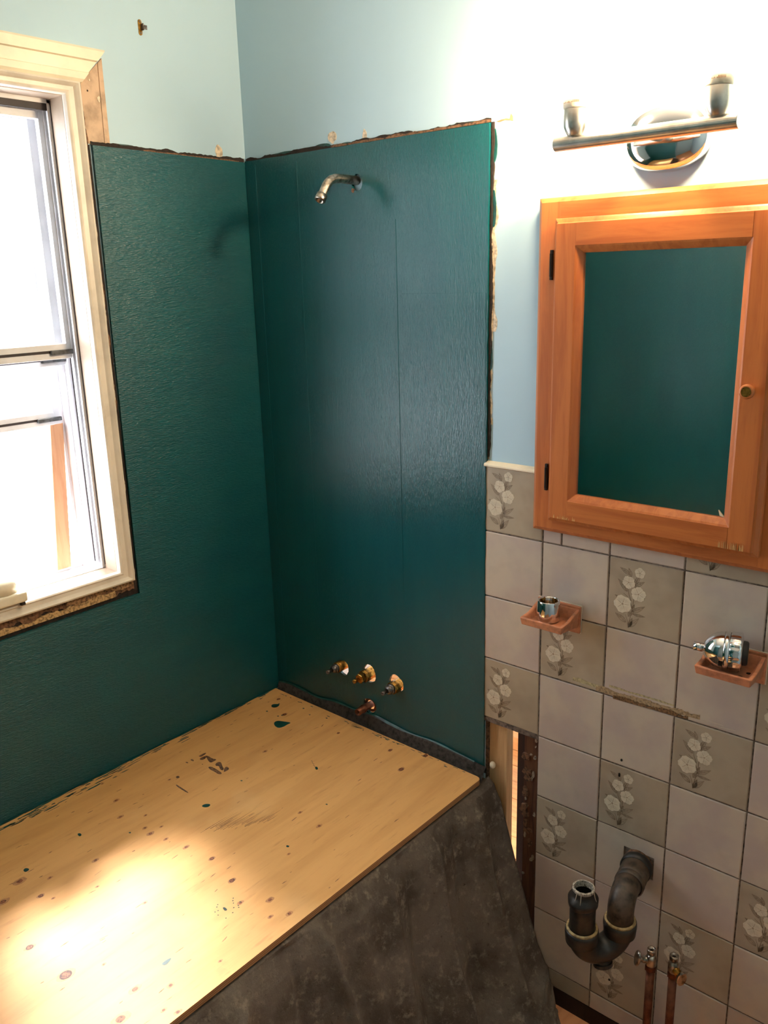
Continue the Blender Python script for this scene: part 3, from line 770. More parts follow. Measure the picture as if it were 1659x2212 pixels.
def blanket():
    bm = bmesh.new(); NS, NT = 230, 150
    hem = [(0.0, .555), (0.0, .555)]
    def sil(tt, s):      # outline of the hang: x outwards, z down
        far = [(.7515, .5480), (.768, .545), (.788, .511), (.829, .374), (.869, .249), (.899, .156), (.922, .112), (.929, .106), (.932, .104)]
        near = [(.7525, .5480), (.757, .535), (.774, .50), (.796, .374), (.822, .249), (.848, .156), (.868, .085), (.90, .026), (.95, .009)]
        w = max(0.0, 1-s/0.24); w = w*w*(3-2*w)
        k = tt*(len(far)-1); i = min(int(k), len(far)-2); f = k-i
        fx = far[i][0]*(1-f)+far[i+1][0]*f; fz = far[i][1]*(1-f)+far[i+1][1]*f
        nx = near[i][0]*(1-f)+near[i+1][0]*f; nz = near[i][1]*(1-f)+near[i+1][1]*f
        return nx*(1-w)+fx*w, nz*(1-w)+fz*w
    # folds: (y at the top, y at the floor, width, depth, signed)
    # folds: (y at the top, y at the floor, half width, depth, sharp?)
    folds = [(-.245, -.30, .050, .042, 1), (-.09, -.115, .030, .026, 1), (-.40, -.45, .050, .030, 1), (-.615, -.545, .040, .052, 1), (-.69, -.64, .040, -.030, 1), (-.505, -.50, .03, .020, 0),
             (-.80, -.88, .05, .044, 1), (-.97, -1.0, .04, .034, 1), (-1.10, -1.05, .04, .03, 0), (-1.27, -1.3, .05, .04, 1), (-1.42, -1.4, .03, .02, 0), (-.165, -.19, .022, -.022, 0), (-.33, -.375, .022, -.020, 0)]
    grid = []
    for i in range(NS+1):
        y = -.006-1.54*i/NS; row = []
        for j in range(NT+1):
            tt = j/NT
            if tt < 0.14:        # under the plywood from the middle of the rim to the edge
                q = tt/0.14; x = .69+(.745-.69)*q; z = .5468+.0025*q
                w = max(0, 1-(-y)/.032)
                z += w*.004*q; dx = 0
            else:
                q = (tt-0.14)/0.86
                x, z = sil(q, -y-.006)
                if -y < .034: z += max(0, (.034+y)/.034)*.018*max(0, 1-q*6)
                amp = min(1, q*1.6)
                dx = 0
                for (ya, yb, wd, dp, sharp) in folds:
                    yc = ya+(yb-ya)*q; d = (y-yc)/(wd*(0.6+0.7*q)); dx += 1.35*dp*(math.exp(-abs(d)*1.6) if sharp and d < 0 else math.exp(-d*d*(3 if sharp else 1)))*amp
                nz_ = noise.noise(Vector((y*5, q*2.4, 4.2)))
                ridge = 1-abs(noise.noise(Vector((y*9+q*1.5, q*3.0-y*3, 1.7))))*2
                dx += amp*(nz_*.030+ridge*.012-.008)
                dx += noise.noise(Vector((y*30, q*20, 2)))*.004*amp
                edge_damp = min(1, (-y)/.06)
                dx *= edge_damp
                if q > .86:
                    sp = (q-.86)/.14; x += sp*(.05+.04*noise.noise(Vector((y*7, 3, 3))))*min(1, (-y)/.08)
                    z = max(z*(1-.4*sp), .010)+abs(noise.noise(Vector((y*16, sp*3, 8))))*.06*sp
                z = max(z, .007)
            yy = y
            if tt >= .14: yy = y-0.02*noise.noise(Vector((y*6, q*3, 9)))*min(1, (-y)/.08)*q
            row.append(bm.verts.new((x+dx, min(yy, -.006), z)))
        grid.append(row)
    for i in range(NS):
        for j in range(NT): bm.faces.new((grid[i][j], grid[i+1][j], grid[i+1][j+1], grid[i][j+1]))
    o = finish('sheet', bm, m_felt, None, smooth=True)
    md = o.modifiers.new('thick', 'SOLIDIFY'); md.thickness = 0.0045; md.offset = -1
    return o
bl = empty('moving_blanket', (0.8, -0.6, 0.0))
sh = blanket(); sh.parent = bl
# edge of the blanket tucked up between plywood and shower wall
def tuck():
    bm = bmesh.new(); n = 120; rows = []
    for i in range(n+1):
        x = .008+(.745-.008)*i/n
        h = .010+.010*noise.noise(Vector((x*9, 0, 0)))+.010*math.sin(min(1, x/.74)*PI)
        if x > .70: h *= 1
        e = -.019-.0171*x+.0012; e = max(e, -.0305) if x < .735 else e+.004; y1 = e+.001; f_ = (-.0055-e)
        w = noise.noise(Vector((x*14, 7, 0)))*.002
        rows.append([bm.verts.new(p) for p in ((x, e, .5475), (x, y1, .5475+.012), (x, e+f_*.35+abs(w)*.5, .5475+.018+h*.5), (x, e+f_*.7+w*.5, ZP+.004+h), (x, -.0055, ZP+.006+h*1.15), (x, -.0038, ZP-.004))])
    for a, b in zip(rows, rows[1:]):
        for k in range(5): bm.faces.new((a[k], b[k], b[k+1], a[k+1]))
    return finish('tucked_edge', bm, [plain('shaded_felt', (62, 55, 52), 1.0, mott=.4, scale=90, bump=.9), m_teal_flat], bl, smooth=True)  # darker copy of the felt, with the shade of the gap in its colour
tk = tuck(); tk['label'] = 'tucked edge coloured dark for shade, smeared with teal paint along its top'
bm = bmesh.new(); n = 90; rows = []
for i in range(n+1):
    x = .01+(.70)*i/n
    h = .010+.010*noise.noise(Vector((x*9, 0, 0)))+.010*math.sin(min(1, x/.74)*PI)
    a = .6+.5*noise.noise(Vector((x*8, 11, 0)))
    rows.append([bm.verts.new((x, -.0052, ZP+.0072+h*1.15)), bm.verts.new((x, -.0052-.0055*max(.1, a), ZP+.0065+h*1.08-.003*a))])
for a, b in zip(rows, rows[1:]): bm.faces.new((a[0], b[0], b[1], a[1]))
finish('paint_smear', bm, m_teal_flat, bl)
# crumpled end lying on the floor by the tiles
bm = bmesh.new(); n, m = 60, 40; g = []
for i in range(n+1):
    row = []
    for j in range(m+1):
        u = i/n; v = j/m
        x = .80+.125*u; y = -.03-.34*v
        rr_ = min(u, 1-u, v, 1-v)*4; e = min(1, rr_)
        z = .008+e*(.055+.05*noise.noise(Vector((x*22, y*14, 1)))+.03*(1-abs(noise.noise(Vector((x*30, y*12, 5))))*2))
        x += .02*noise.noise(Vector((y*18, 2, 2)))*u
        row.append(bm.verts.new((x, y, max(.006, z))))
    g.append(row)
for i in range(n):
    for j in range(m): bm.faces.new((g[i][j], g[i+1][j], g[i+1][j+1], g[i][j+1]))
finish('crumpled_end', bm, m_felt, bl, smooth=True)
under(bl)
tag(bl, 'grey brown felt moving blanket draped from the plywood down to the floor', 'blanket')

pw = empty('plywood_sheet', (0.38, -0.77, 0.5548))
bm = bmesh.new()
cr = [(.0035, -.019), (.0035, -1.568), (.7495, -1.568)]
cr += [(.7495, -.060), (.7500, -.046), (.7480, -.038), (.742, -.033), (.735, -.0315)]
prism(bm, cr, 'z', .5548, ZP)
for f in bm.faces:
    if abs(f.normal.z) < .5: f.material_index = 1
bm.normal_update()
for f in bm.faces: f.material_index = 0 if abs(f.normal.z) > .5 else 1
finish('board', bm, [m_ply, m_plyedge], pw, bevel=.0006)
def smooth2(p, it=2):
    for _ in range(it):
        q = []
        for i in range(len(p)):
            a, b = p[i], p[(i+1) % len(p)]
            q += [(a[0]*.75+b[0]*.25, a[1]*.75+b[1]*.25), (a[0]*.25+b[0]*.75, a[1]*.25+b[1]*.75)]
        p = q
    return p
def pdecal(name, polys, mat, h=.00025, each=False, stuff=False):
    if each:
        for p in polys: pdecal(name, [p], mat, h)
        return
    bm = bmesh.new()
    for p in polys: prism(bm, p, 'z', ZP-.0002, ZP+h)
    o = finish(name, bm, mat, pw)
    if stuff: o['kind'] = 'stuff'
    return o
paint = [[(0.152, -0.161), (0.153, -0.148), (0.166, -0.142), (0.180, -0.136), (0.192, -0.132), (0.190, -0.145), (0.191, -0.161), (0.185, -0.174), (0.168, -0.172)],
 [(0.074, -0.1), (0.073, -0.09), (0.085, -0.082), (0.081, -0.073), (0.095, -0.088), (0.094, -0.102), (0.084, -0.106)],
 [(0.194, -0.899), (0.191, -0.892), (0.199, -0.888), (0.204, -0.891), (0.204, -0.899)], [(0.172, -0.763), (0.175, -0.757), (0.184, -0.758), (0.186, -0.765)],
 [(0.632, -0.867), (0.631, -0.855), (0.634, -0.845), (0.639, -0.853), (0.641, -0.864)], [(0.306, -0.526), (0.306, -0.515), (0.318, -0.507), (0.323, -0.517), (0.316, -0.525)],
 [(0.606, -0.707), (0.608, -0.703), (0.619, -0.704), (0.617, -0.71)], [(0.398, -0.247), (0.401, -0.242), (0.411, -0.248), (0.41, -0.255)], [(0.257, -0.689), (0.261, -0.683), (0.265, -0.688)]]
r9 = random.Random(9)
pdecal('paint_spot', [smooth2(p) for p in paint], m_teal_flat, each=True); paint = []
for k in range(8): paint.append(blob_pts(.372+.0045*k, -.232-.0025*k+r9.uniform(-.001, .001), .0012, .0012, k, n=7))
for k in range(14): paint.append(blob_pts(.61+r9.uniform(-.02, .04), -.70+r9.uniform(-.03, .03), .0013, .0013, k, n=7))
for (x, y) in ((.57, -.50), (.53, -.34), (.30, -.40), (.14, -.12), (.20, -.07), (.16, -.055), (.25, -.055), (.135, -.13), (.09, -.13)): paint.append(blob_pts(x, y, .003, .0022, int(x*99), n=9, jit=.4))
pdecal('paint_splatter', paint, m_teal_flat, stuff=True)
# brushed teal paint along the wall edge
bm = bmesh.new()
for k in range(230):
    y = -.05-r9.random()**0.9*1.25; w = .010 if y > -.35 else .034
    if -.5 < y < -.30 and r9.random() < .5: continue
    x = .004+abs(r9.gauss(0, w*.55)); 
    if x > .045: continue
    prism(bm, blob_pts(x, y, r9.uniform(.0006, .0022), r9.uniform(.004, .022), k, n=9, jit=.45), 'z', ZP-.0002, ZP+.0003)
for k in range(40):
    x = r9.random()*.7; y = -.033-abs(r9.gauss(0, .004))
    prism(bm, blob_pts(x, y, r9.uniform(.002, .009), r9.uniform(.0006, .0016), k, n=8, jit=.45), 'z', ZP-.0002, ZP+.0003)
finish('paint_smear', bm, m_teal_flat, pw)['kind'] = 'stuff'
bm = bmesh.new(); prism(bm, [(.0036, -.02)]+[(.0055+.006*max(0, noise.noise(Vector((k*.35, 0, 5))))+(.004 if k > 20 else 0)*random.random(), -.02-.0258*k) for k in range(60)]+[(.0036, -1.56)], 'z', ZP-.0002, ZP+.0004)
finish('paint_smear', bm, m_teal_flat, pw)
knots = [(0.042,-0.62),(0.13,-0.637),(0.194,-0.667),(0.234,-0.628),(0.273,-0.656),(0.3,-0.66),(0.298,-0.63),(0.343,-0.65),(0.4,-0.639),(0.474,-0.628),(0.56,-0.645),(0.623,-0.676),(0.662,-0.634),(0.697,-0.665),(0.719,-0.636),(0.59,-0.516),(0.573,-0.408),(0.296,-0.914),(0.322,-0.902),(0.26,-0.875),(0.221,-0.92),(0.361,-0.828),(0.409,-0.996),(0.521,-0.988),(0.552,-0.932),(0.644,-0.928),(0.685,-0.884),(0.678,-0.979),(0.719,-0.923),(0.741,-0.91),(0.709,-0.795),(0.476,-0.794),(0.285,-0.786),(0.157,-0.507),(0.504,-0.4),(0.245,-0.275),(0.253,-0.97),(0.331,-0.092),(0.495,-0.072),(0.573,-0.122),(0.143,-0.112),(0.063,-0.061),(0.582,-0.036)]
big = {22: .008, 23: .013, 25: .009, 27: .013, 9: .006, 10: .007, 12: .007, 38: .006, 39: .008, 40: .007, 42: .007, 17: .006, 20: .011, 1: .006, 5: .007, 16: .006, 36: .010}
halo = []; ka = []; kr = []
for i, (x, y) in enumerate(knots):
    r = big.get(i, .0035+.0012*(i % 3))
    halo.append(blob_pts(x, y, r*.85, r*1.4, i, n=16, jit=.12))
    ka.append(blob_pts(x, y, r*.66, r*.8, i, n=12, jit=.12))
    if i in (9, 10, 23, 37, 38, 39, 40, 42, 17, 22, 41): 
        o_ = blob_pts(x, y, r*.72, r*.86, i, n=16, jit=.06)
        kr.append(o_)
m_halo = plain('knot_halo', (190, 134, 84), 0.55, mott=.1, scale=200)
pdecal('knot_halo', halo, m_halo, .00008, each=True)
pdecal('knot_ring', kr, m_knot_dark, .00018, each=True)
pdecal('knot', [[(p[0], p[1]) for p in blob_pts(x, y, big.get(i, .0035+.0012*(i % 3))*.5, big.get(i, .0035+.0012*(i % 3))*.62, i, n=12, jit=.1)] for i, (x, y) in enumerate(knots)], m_knot, .00024, each=True)
flecks = []
for k in range(150): flecks.append(blob_pts(r9.uniform(.03, .73), -r9.uniform(.05, 1.4), r9.uniform(.0004, .0011), r9.uniform(.002, .010), k, n=6, jit=.3, rot=r9.gauss(0, .12)))
pdecal('grain_fleck', flecks, m_scuff, .00012, stuff=True)
bm = bmesh.new()
for k in range(34):
    x0 = .383+.0026*k+r9.uniform(-.001, .001); y0 = -.575+.0032*k+r9.gauss(0, .010); L = r9.uniform(.03, .10)*(1-.012*k); q_ = r9.uniform(.0004, .0012)
    prism(bm, [(x0, y0), (x0+q_*.5, y0+L*.4), (x0+.0012, y0+L), (x0+q_*1.6, y0+L*.55), (x0+q_, y0)], 'z', ZP-.0002, ZP+.00014)
finish('pencil_scuff', bm, plain('dark_scuff', (128, 88, 62), .7, mott=.3, scale=200), pw)['kind'] = 'stuff'
stamp = [[(0.126,-0.397),(0.128,-0.374),(0.133,-0.376),(0.136,-0.395)], [(0.139,-0.403),(0.139,-0.391),(0.141,-0.382),(0.147,-0.381),(0.151,-0.398),(0.147,-0.404)],
 [(0.144,-0.385),(0.147,-0.38),(0.164,-0.382),(0.176,-0.377),(0.178,-0.385),(0.177,-0.397),(0.166,-0.395),(0.154,-0.39)],
 [(0.19,-0.393),(0.189,-0.381),(0.197,-0.379),(0.212,-0.388),(0.225,-0.393),(0.229,-0.4),(0.22,-0.401),(0.203,-0.392),(0.2,-0.398)],
 [(0.225,-0.393),(0.221,-0.383),(0.229,-0.382),(0.236,-0.386),(0.238,-0.394),(0.236,-0.403),(0.233,-0.4)],
 [(0.187,-0.413),(0.191,-0.407),(0.207,-0.406),(0.221,-0.407),(0.235,-0.408),(0.239,-0.413),(0.232,-0.417),(0.215,-0.416),(0.2,-0.417)],
 [(0.125,-0.421),(0.125,-0.415),(0.135,-0.416),(0.136,-0.42)], [(0.125,-0.436),(0.124,-0.432),(0.131,-0.431),(0.133,-0.434)], [(0.163,-0.415),(0.166,-0.412),(0.169,-0.415)],
 [(0.159,-0.489),(0.16,-0.483),(0.168,-0.484),(0.17,-0.49),(0.163,-0.492)], [(0.186,-0.509),(0.198,-0.509),(0.223,-0.51),(0.239,-0.511),(0.238,-0.514),(0.217,-0.514),(0.192,-0.513)]]
pdecal('stamp_print', [smooth2(p, 1) for p in stamp], m_stamp, .0002, each=True)
pdecal('stamp_print', [[(0.196, -0.4125), (0.199, -0.4095), (0.215, -0.4095), (0.229, -0.4105), (0.228, -0.4135), (0.212, -0.414)]], m_scuff, .0003)
under(pw)
tag(pw, 'honey coloured plywood sheet with knots, paint drips and faded stamp over the tub', 'plywood')

# ------------------------------------------------------------------ plumbing in the shower wall
t = empty('bent_pipe', (0.376, 0.0, 1.952))
path = [(0.376, .03, 1.951), (0.376, -.05, 1.951)]+[tuple(p) for p in arc((0.376, -.062, 1.951-.045), .045, PI/2, PI/2-math.radians(55), 10, (0, -1, 0), (0, 0, 1))][0:]
last = Vector(path[-1]); d = Vector((0.0, -math.cos(math.radians(55)), -math.sin(math.radians(55))))
path += [tuple(last+d*.030)]
bm = bmesh.new(); tube(bm, path, .0098, 24, cap='start'); finish('pipe', bm, m_chrome_old, t, smooth=True)
e0 = last+d*.020
bm = bmesh.new(); lathe(bm, [(0, .0102), (.001, .0122), (.015, .0124), (.0165, .0112), (.0165, .0085), (.004, .0082), (.004, 0.0005)], e0, d, 24); o = finish('end_collar', bm, m_chrome_old, t, smooth=True)
bm = bmesh.new(); lathe(bm, [(0, .0083), (.0003, .0004)], e0+d*.006, d, 20); finish('bore', bm, m_hole, t)
bm = bmesh.new(); prism(bm, blob_pts(.369, 1.930, .004, .004, 77, n=12, jit=.35), 'y', -.0022, -.004); finish('torn_flap', bm, m_torn, t)
under(t); tag(t, 'bent worn chrome shower arm without a head, high on the teal wall', 'pipe')

def valve(x, z, kind, label):
    t = empty('faucet_stem', (x, 0.0, z)); ax = (0, -1, 0)
    b0 = (x, .03, z)
    r = .0165 if kind != 'small' else .0145
    mb = m_brass
    bm = bmesh.new(); lathe(bm, [(0, r*1.02), (.046, r*1.02), (.048, r*.95), (.048, r*.6)], b0, ax, 8 if kind != 'small' else 24, cap0=True)
    finish('body', bm, mb, t, smooth=(kind == 'small'), bevel=.0008)
    bm = bmesh.new(); lathe(bm, [(.048, r*.88), (.050, r*1.0), (.0515, r*1.0), (.0530, r*.88)], b0, ax, 24); finish('ring', bm, mb, t, smooth=True)
    mg = m_brass if kind == 'brass' else m_steel
    bm = bmesh.new()
    if kind == 'brass': lathe(bm, [(.052, r*.86), (.066, r*.86), (.068, r*.7), (.068, .004)], b0, ax, 6)
    else: lathe(bm, [(.052, r*.82), (.058, r*.84), (.060, r*.62), (.062, r*.80), (.067, r*.66), (.070, .006)], b0, ax, 20)
    finish('packing_nut', bm, mg, t, smooth=(kind != 'brass'), bevel=.0006)
    bm = bmesh.new(); lathe(bm, [(.066, .0042), (.078, .0040), (.078, .0052), (.0885, .0052), (.0885, .0022), (.082, .0020)], b0, ax, 16); finish('stem', bm, mg, t, smooth=True)
    bm = bmesh.new(); lathe(bm, [(.0835, .0021), (.0836, .0003)], b0, ax, 10); finish('screw_hole', bm, m_hole, t)
    under(t); tag(t, label, 'valve', 'bare faucet stems in the teal wall')
valve(V[0][0], V[0][1], 'small', 'small tarnished faucet stem, leftmost of three bare stems in the teal wall')
valve(V[1][0], V[1][1], 'brass', 'all-brass faucet stem between the two grey-tipped stems')
valve(V[2][0], V[2][1], 'grey', 'brass faucet stem with grey metal tip, rightmost of the three')
t = empty('spout_stub', (0.362, 0, 0.62))
bm = bmesh.new(); lathe(bm, [(0, .0095), (.078, .0095), (.079, .0082), (.060, .0080)], (0.362, .03, 0.623), (0, -1, -.03), 22, cap0=True); finish('pipe', bm, m_copper, t, smooth=True)
bm = bmesh.new(); lathe(bm, [(.050, .0098), (.051, .0112), (.058, .0112), (.059, .0098)], (0.362, .03, 0.623), (0, -1, -.03), 22); finish('coupling', bm, m_copper, t, smooth=True)
bm = bmesh.new(); lathe(bm, [(.066, .0081), (.0661, .0004)], (0.362, .03, 0.623), (0, -1, -.03), 16); finish('bore', bm, m_hole, t)
bm = bmesh.new(); lathe(bm, [(.022, .013), (.022, .021), (.0235, .021), (.0235, .013)], (0.362, .03, 0.621), (0, -1, 0), 24); 
for v_ in list(bm.verts):
    pass
finish('wall_ring', bm, m_copper, t)
under(t); tag(t, 'short open copper spout stub below the middle faucet stem', 'pipe')

# ------------------------------------------------------------------ cabinet
cb = empty('medicine_cabinet', (1.12, 0.0, 1.212))
X0, X1, Z0, Z1 = .8655, 1.378, 1.2125, 1.8745
bm = bmesh.new()
ring_profile(bm, X0, X1, Z0, Z1, [(0, -.0015), (0, -.013), (.003, -.016), (.009, -.021), (.052, -.021), (.052, .0)])
finish('face_frame', bm, m_cab_v, cb, bevel=.0008)
boxo('frame_rail', X0+.05, X1-.05, -.0216, -.019, Z0+.0105, Z0+.05, m_cab_h, cb)
boxo('frame_rail', X0+.05, X1-.05, -.0216, -.019, Z1-.05, Z1-.0105, m_cab_h, cb)
boxo('cabinet_back', X0+.03, X1-.03, -.014, -.0015, Z0+.03, Z1-.03, m_darkwood, cb)
DX0, DX1, DZ0, DZ1 = .911, 1.332, 1.243, 1.835
bm = bmesh.new()
ring_profile(bm, DX0, DX1, DZ0, DZ1, [(0, -.022), (0, -.031), (.003, -.033), (.0085, -.036), (.0100, -.045), (.050, -.045), (.0535, -.043), (.0635, -.0345), (.0635, -.024)])
door = finish('door', bm, m_cab_v, cb, bevel=.0007)
boxo('rail', DX0+.052, DX1-.052, -.0456, -.0435, DZ0+.011, DZ0+.0500, m_cab_h, door)
boxo('rail', DX0+.052, DX1-.052, -.0456, -.0435, DZ1-.0500, DZ1-.011, m_cab_h, door)
bm = bmesh.new(); mx0, mx1, mz0, mz1 = DX0+.062, DX1-.062, DZ0+.062, DZ1-.062; bv = .020
o_ = [bm.verts.new(p) for p in ((mx0, -.0305, mz0), (mx1, -.0305, mz0), (mx1, -.0305, mz1), (mx0, -.0305, mz1))]
i_ = [bm.verts.new(p) for p in ((mx0+bv, -.0309, mz0+bv), (mx1-bv, -.0309, mz0+bv), (mx1-bv, -.0309, mz1-bv), (mx0+bv, -.0309, mz1-bv))]
b_ = [bm.verts.new(p) for p in ((mx0, -.0255, mz0), (mx1, -.0255, mz0), (mx1, -.0255, mz1), (mx0, -.0255, mz1))]
bm.faces.new(i_); bm.faces.new(b_)
for k in range(4):
    bm.faces.new((o_[k], o_[(k+1) % 4], i_[(k+1) % 4], i_[k])); bm.faces.new((b_[k], b_[(k+1) % 4], o_[(k+1) % 4], o_[k]))
finish('mirror', bm, m_mirror, door)
bm = bmesh.new(); prism(bm, [(mx1-.002, mz0+.002), (mx1-.010, mz0+.004), (mx1-.013, mz0+.014)], 'y', -.0312, -.0326); finish('mirror_chip', bm, m_collar, door)
bm = bmesh.new(); lathe(bm, [(0, .0075), (.008, .006), (.014, .0085), (.018, .0125), (.022, .0125), (.0245, .0105), (.0245, .0085)], (1.299, -.045, 1.5375), (0, -1, 0), 24, cap1=False); kn = finish('knob', bm, m_cab_v, door, smooth=True)
bm = bmesh.new(); lathe(bm, [(.0235, .0086), (.0236, .0003)], (1.299, -.045, 1.5375), (0, -1, 0), 20); finish('knob_inset', bm, m_brass, door)
for zz in (1.751, 1.331):
    bm = bmesh.new(); box(bm, .8975, .9035, -.026, -.021, zz-.028, zz+.028)
    tube(bm, [(.9035, -.030, zz-.022), (.9035, -.030, zz+.022)], .0036, 10)
    finish('hinge', bm, m_latch if False else plain('black_hinge', (40, 34, 30), .4, .6), cb, bevel=.0008)
bm = bmesh.new(); r3 = random.Random(3)
for k in range(26):
    x = 1.265+.045*r3.random(); prism(bm, [(x, 1.254), (x+.0012, 1.254), (x+.001, 1.258+.010*r3.random()), (x+.0003, 1.26+.008*r3.random())], 'y', -.0452, -.0459)
for k in range(22):
    x = .93+.05*r3.random(); prism(bm, [(x, 1.254), (x+.0015, 1.254), (x+.001, 1.257+.006*r3.random())], 'y', -.0452, -.0459)
finish('worn_finish', bm, plain('bare_worn_wood', (220, 170, 108), .6), cb)['kind'] = 'stuff'
under(cb); tag(cb, 'honey pine medicine cabinet with a tall mirror in its door, above the tiles', 'cabinet')
for ch in door.children: pass

# ------------------------------------------------------------------ vanity light
vl = empty('vanity_light', (1.111, 0.0, 1.957))
LX, LZ, LY = 1.109, 1.9535, -.108
bm = bmesh.new(); rings = []
N = 48
for (q, y) in ((1.0, .0055), (1.0, -.006), (.985, -.010), (.93, -.017), (.82, -.024), (.66, -.029), (.45, -.032), (.2, -.0335), (.02, -.034)):
    ring = []
    for k in range(N):
        a = 2*PI*k/N; ca, sa = math.cos(a), math.sin(a); e = 2/2.3
        ring.append(bm.verts.new((LX+.077*q*math.copysign(abs(ca)**e, ca), y, 1.957+.056*q*math.copysign(abs(sa)**e, sa))))
    rings.append(ring)
for a, b in zip(rings, rings[1:]):
    for k in range(N): bm.faces.new((a[k], a[(k+1) % N], b[(k+1) % N], b[k]))
bm.faces.new(rings[-1])
finish('wall_plate', bm, m_chrome, vl, smooth=True)
bm = bmesh.new(); tube(bm, [(LX, -.03, LZ+.002), (LX, LY, LZ)], .008, 16); finish('bracket_arm', bm, m_chrome_b, vl, smooth=True)
bm = bmesh.new(); lathe(bm, [(0, .0115), (.0008, .0122), (.3152, .0122), (.316, .0115)], (LX-.158, LY, LZ), (1, 0, 0), 28, cap0=True, cap1=True); finish('cross_bar', bm, m_chrome_b, vl, smooth=False, bevel=0)
for sx in (.988, 1.232):
    ax = (0, 0, 1); b0 = (sx, LY, LZ+.009)
    bm = bmesh.new(); lathe(bm, [(0, .011), (.003, .0135), (.008, .0165), (.014, .019), (.022, .0200), (.043, .0200), (.045, .0185), (.045, .016)], b0, ax, 28, cap0=True)
    so = finish('socket', bm, m_chrome_b, vl, smooth=True)
    bm = bmesh.new(); lathe(bm, [(.044, .0175), (.044, .0205), (.047, .0212), (.060, .0218), (.063, .0210), (.063, .012)], b0, ax, 28); finish('collar', bm, m_collar, so, smooth=True)
    bm = bmesh.new(); rk = random.Random(int(sx*10))
    for k in range(16):
        a = math.radians(-125+k*5.2); cx, cy = sx+.0220*math.cos(a), LY+.0220*math.sin(a)
        tx, ty = -math.sin(a)*.0005, math.cos(a)*.0005; h0 = LZ+.009+.0515; h1 = h0+(.0042 if k > 9 else .0018*rk.random()+.0008)
        if k in (4, 8): continue
        v_ = [bm.verts.new(p) for p in ((cx-tx, cy-ty, h0), (cx+tx, cy+ty, h0), (cx+tx, cy+ty, h1), (cx-tx, cy-ty, h1))]; bm.faces.new(v_)
    finish('rating_print', bm, m_ink, so)['kind'] = 'stuff'
    bm = bmesh.new(); lathe(bm, [(.058, .013), (.066, .0150), (.078, .022), (.090, .0275), (.102, .0300), (.114, .0285), (.124, .0230), (.131, .0140), (.1335, .0015)], b0, ax, 28, cap1=True)
    finish('bulb', bm, m_bulb, so, smooth=True)
under(vl)
tag(vl, 'chrome two-bulb vanity light glowing above the pine cabinet', 'wall lamp')

# ------------------------------------------------------------------ soap dishes and what stands on them
def soap_dish(x0, x1, zc, label, holes):
    t = empty('soap_dish', ((x0+x1)/2, 0, zc))
    zb0, zb1 = zc-.030, zc+.031
    boxo('back_plate', x0, x1, -.0075, -.0008, zb0, zb1, m_terra, t, .002)
    boxo('caulk_edge', x0-.0012, x1+.0012, -.0015, -.0006, zb0-.0012, zb1+.0012, m_collar, t)
    # tray: outer body, raised rim, sunken floor
    bm = bmesh.new(); xa, xb = x0+.001, x1-.001; zt, zl = zc+.009, zc-.008
    oy, fy = -.004, -.083
    outer_b = [(xa+.004, oy, zb0+.012), (xb-.004, oy, zb0+.012), (xb-.003, fy+.003, zl), (xa+.003, fy+.003, zl)]
    outer_t = [(xa, oy, zb1-.004), (xb, oy, zb1-.004), (xb, -.022, zt+.012), (xb, -.05, zt+.002), (xb, fy, zt), (xa, fy, zt), (xa, -.05, zt+.002), (xa, -.022, zt+.012)]
    OB = [bm.verts.new(p) for p in [outer_b[0], outer_b[1]]+[(xb-.003, -.022, zl-.006), (xb-.003, -.05, zl-.001), outer_b[2], outer_b[3], (xa+.003, -.05, zl-.001), (xa+.003, -.022, zl-.006)]]
    OT = [bm.verts.new(p) for p in outer_t]
    w = .0075
    IT = [bm.verts.new(p) for p in ((xa+w, oy-.006, zb1-.008), (xb-w, oy-.006, zb1-.008), (xb-w, -.022, zt+.011), (xb-w, -.05, zt+.001), (xb-w, fy+w, zt-.0005), (xa+w, fy+w, zt-.0005), (xa+w, -.05, zt+.001), (xa+w, -.022, zt+.011))]
    zf = zc+.0005
    IF = [bm.verts.new(p) for p in ((xa+w+.007, -.018, zf), (xb-w-.007, -.018, zf), (xb-w-.007, -.03, zf), (xb-w-.007, -.05, zf), (xb-w-.007, fy+w+.008, zf), (xa+w+.007, fy+w+.008, zf), (xa+w+.007, -.05, zf), (xa+w+.007, -.03, zf))]
    for A_, B_ in ((OB, OT), (OT, IT), (IT, IF)):
        for k in range(8): bm.faces.new((A_[k], A_[(k+1) % 8], B_[(k+1) % 8], B_[k]))
    bm.faces.new(IF); bm.faces.new(OB[::-1])
    finish('tray', bm, m_terra, t, bevel=.0022, seg=3)
    for (hx, hy) in holes:
        bm = bmesh.new(); lathe(bm, [(0, .0045), (.0004, .0045), (.0004, .0002)], (x0+hx, hy, zf-.0001), (0, 0, 1), 16); finish('drain_hole', bm, m_hole, t)
    under(t); tag(t, label, 'soap dish', 'terracotta soap dishes on the tiles'); return zf
D1 = (.8775, .980, 1.026); D2 = (1.2515, 1.357, 1.024)
zf1 = soap_dish(*D1, 'terracotta soap dish holding the small chrome cup', [])
zf2 = soap_dish(*D2, 'terracotta soap dish with drain holes holding the shower head', [(.086, -.040), (.078, -.062), (.022, -.064)])
t = empty('chrome_cup', (.926, -.045, zf1))
bm = bmesh.new()
lathe(bm, [(0.0006, .019), (0.0006, .0215), (.004, .0235), (.018, .0250), (.034, .0240), (.045, .0230), (.0465, .0223), (.046, .0205), (.034, .0200), (.012, .0190), (.012, .0004)], (.926, -.045, zf1), (0, 0, 1), 72, cap0=True,
      mod=lambda k, j: 1 if j < 7 else (1-.05*(k % 2)))
finish('shell', bm, m_chrome, t, smooth=False)
for f in t.children[0].data.polygons:
    f.use_smooth = True
bm = bmesh.new()
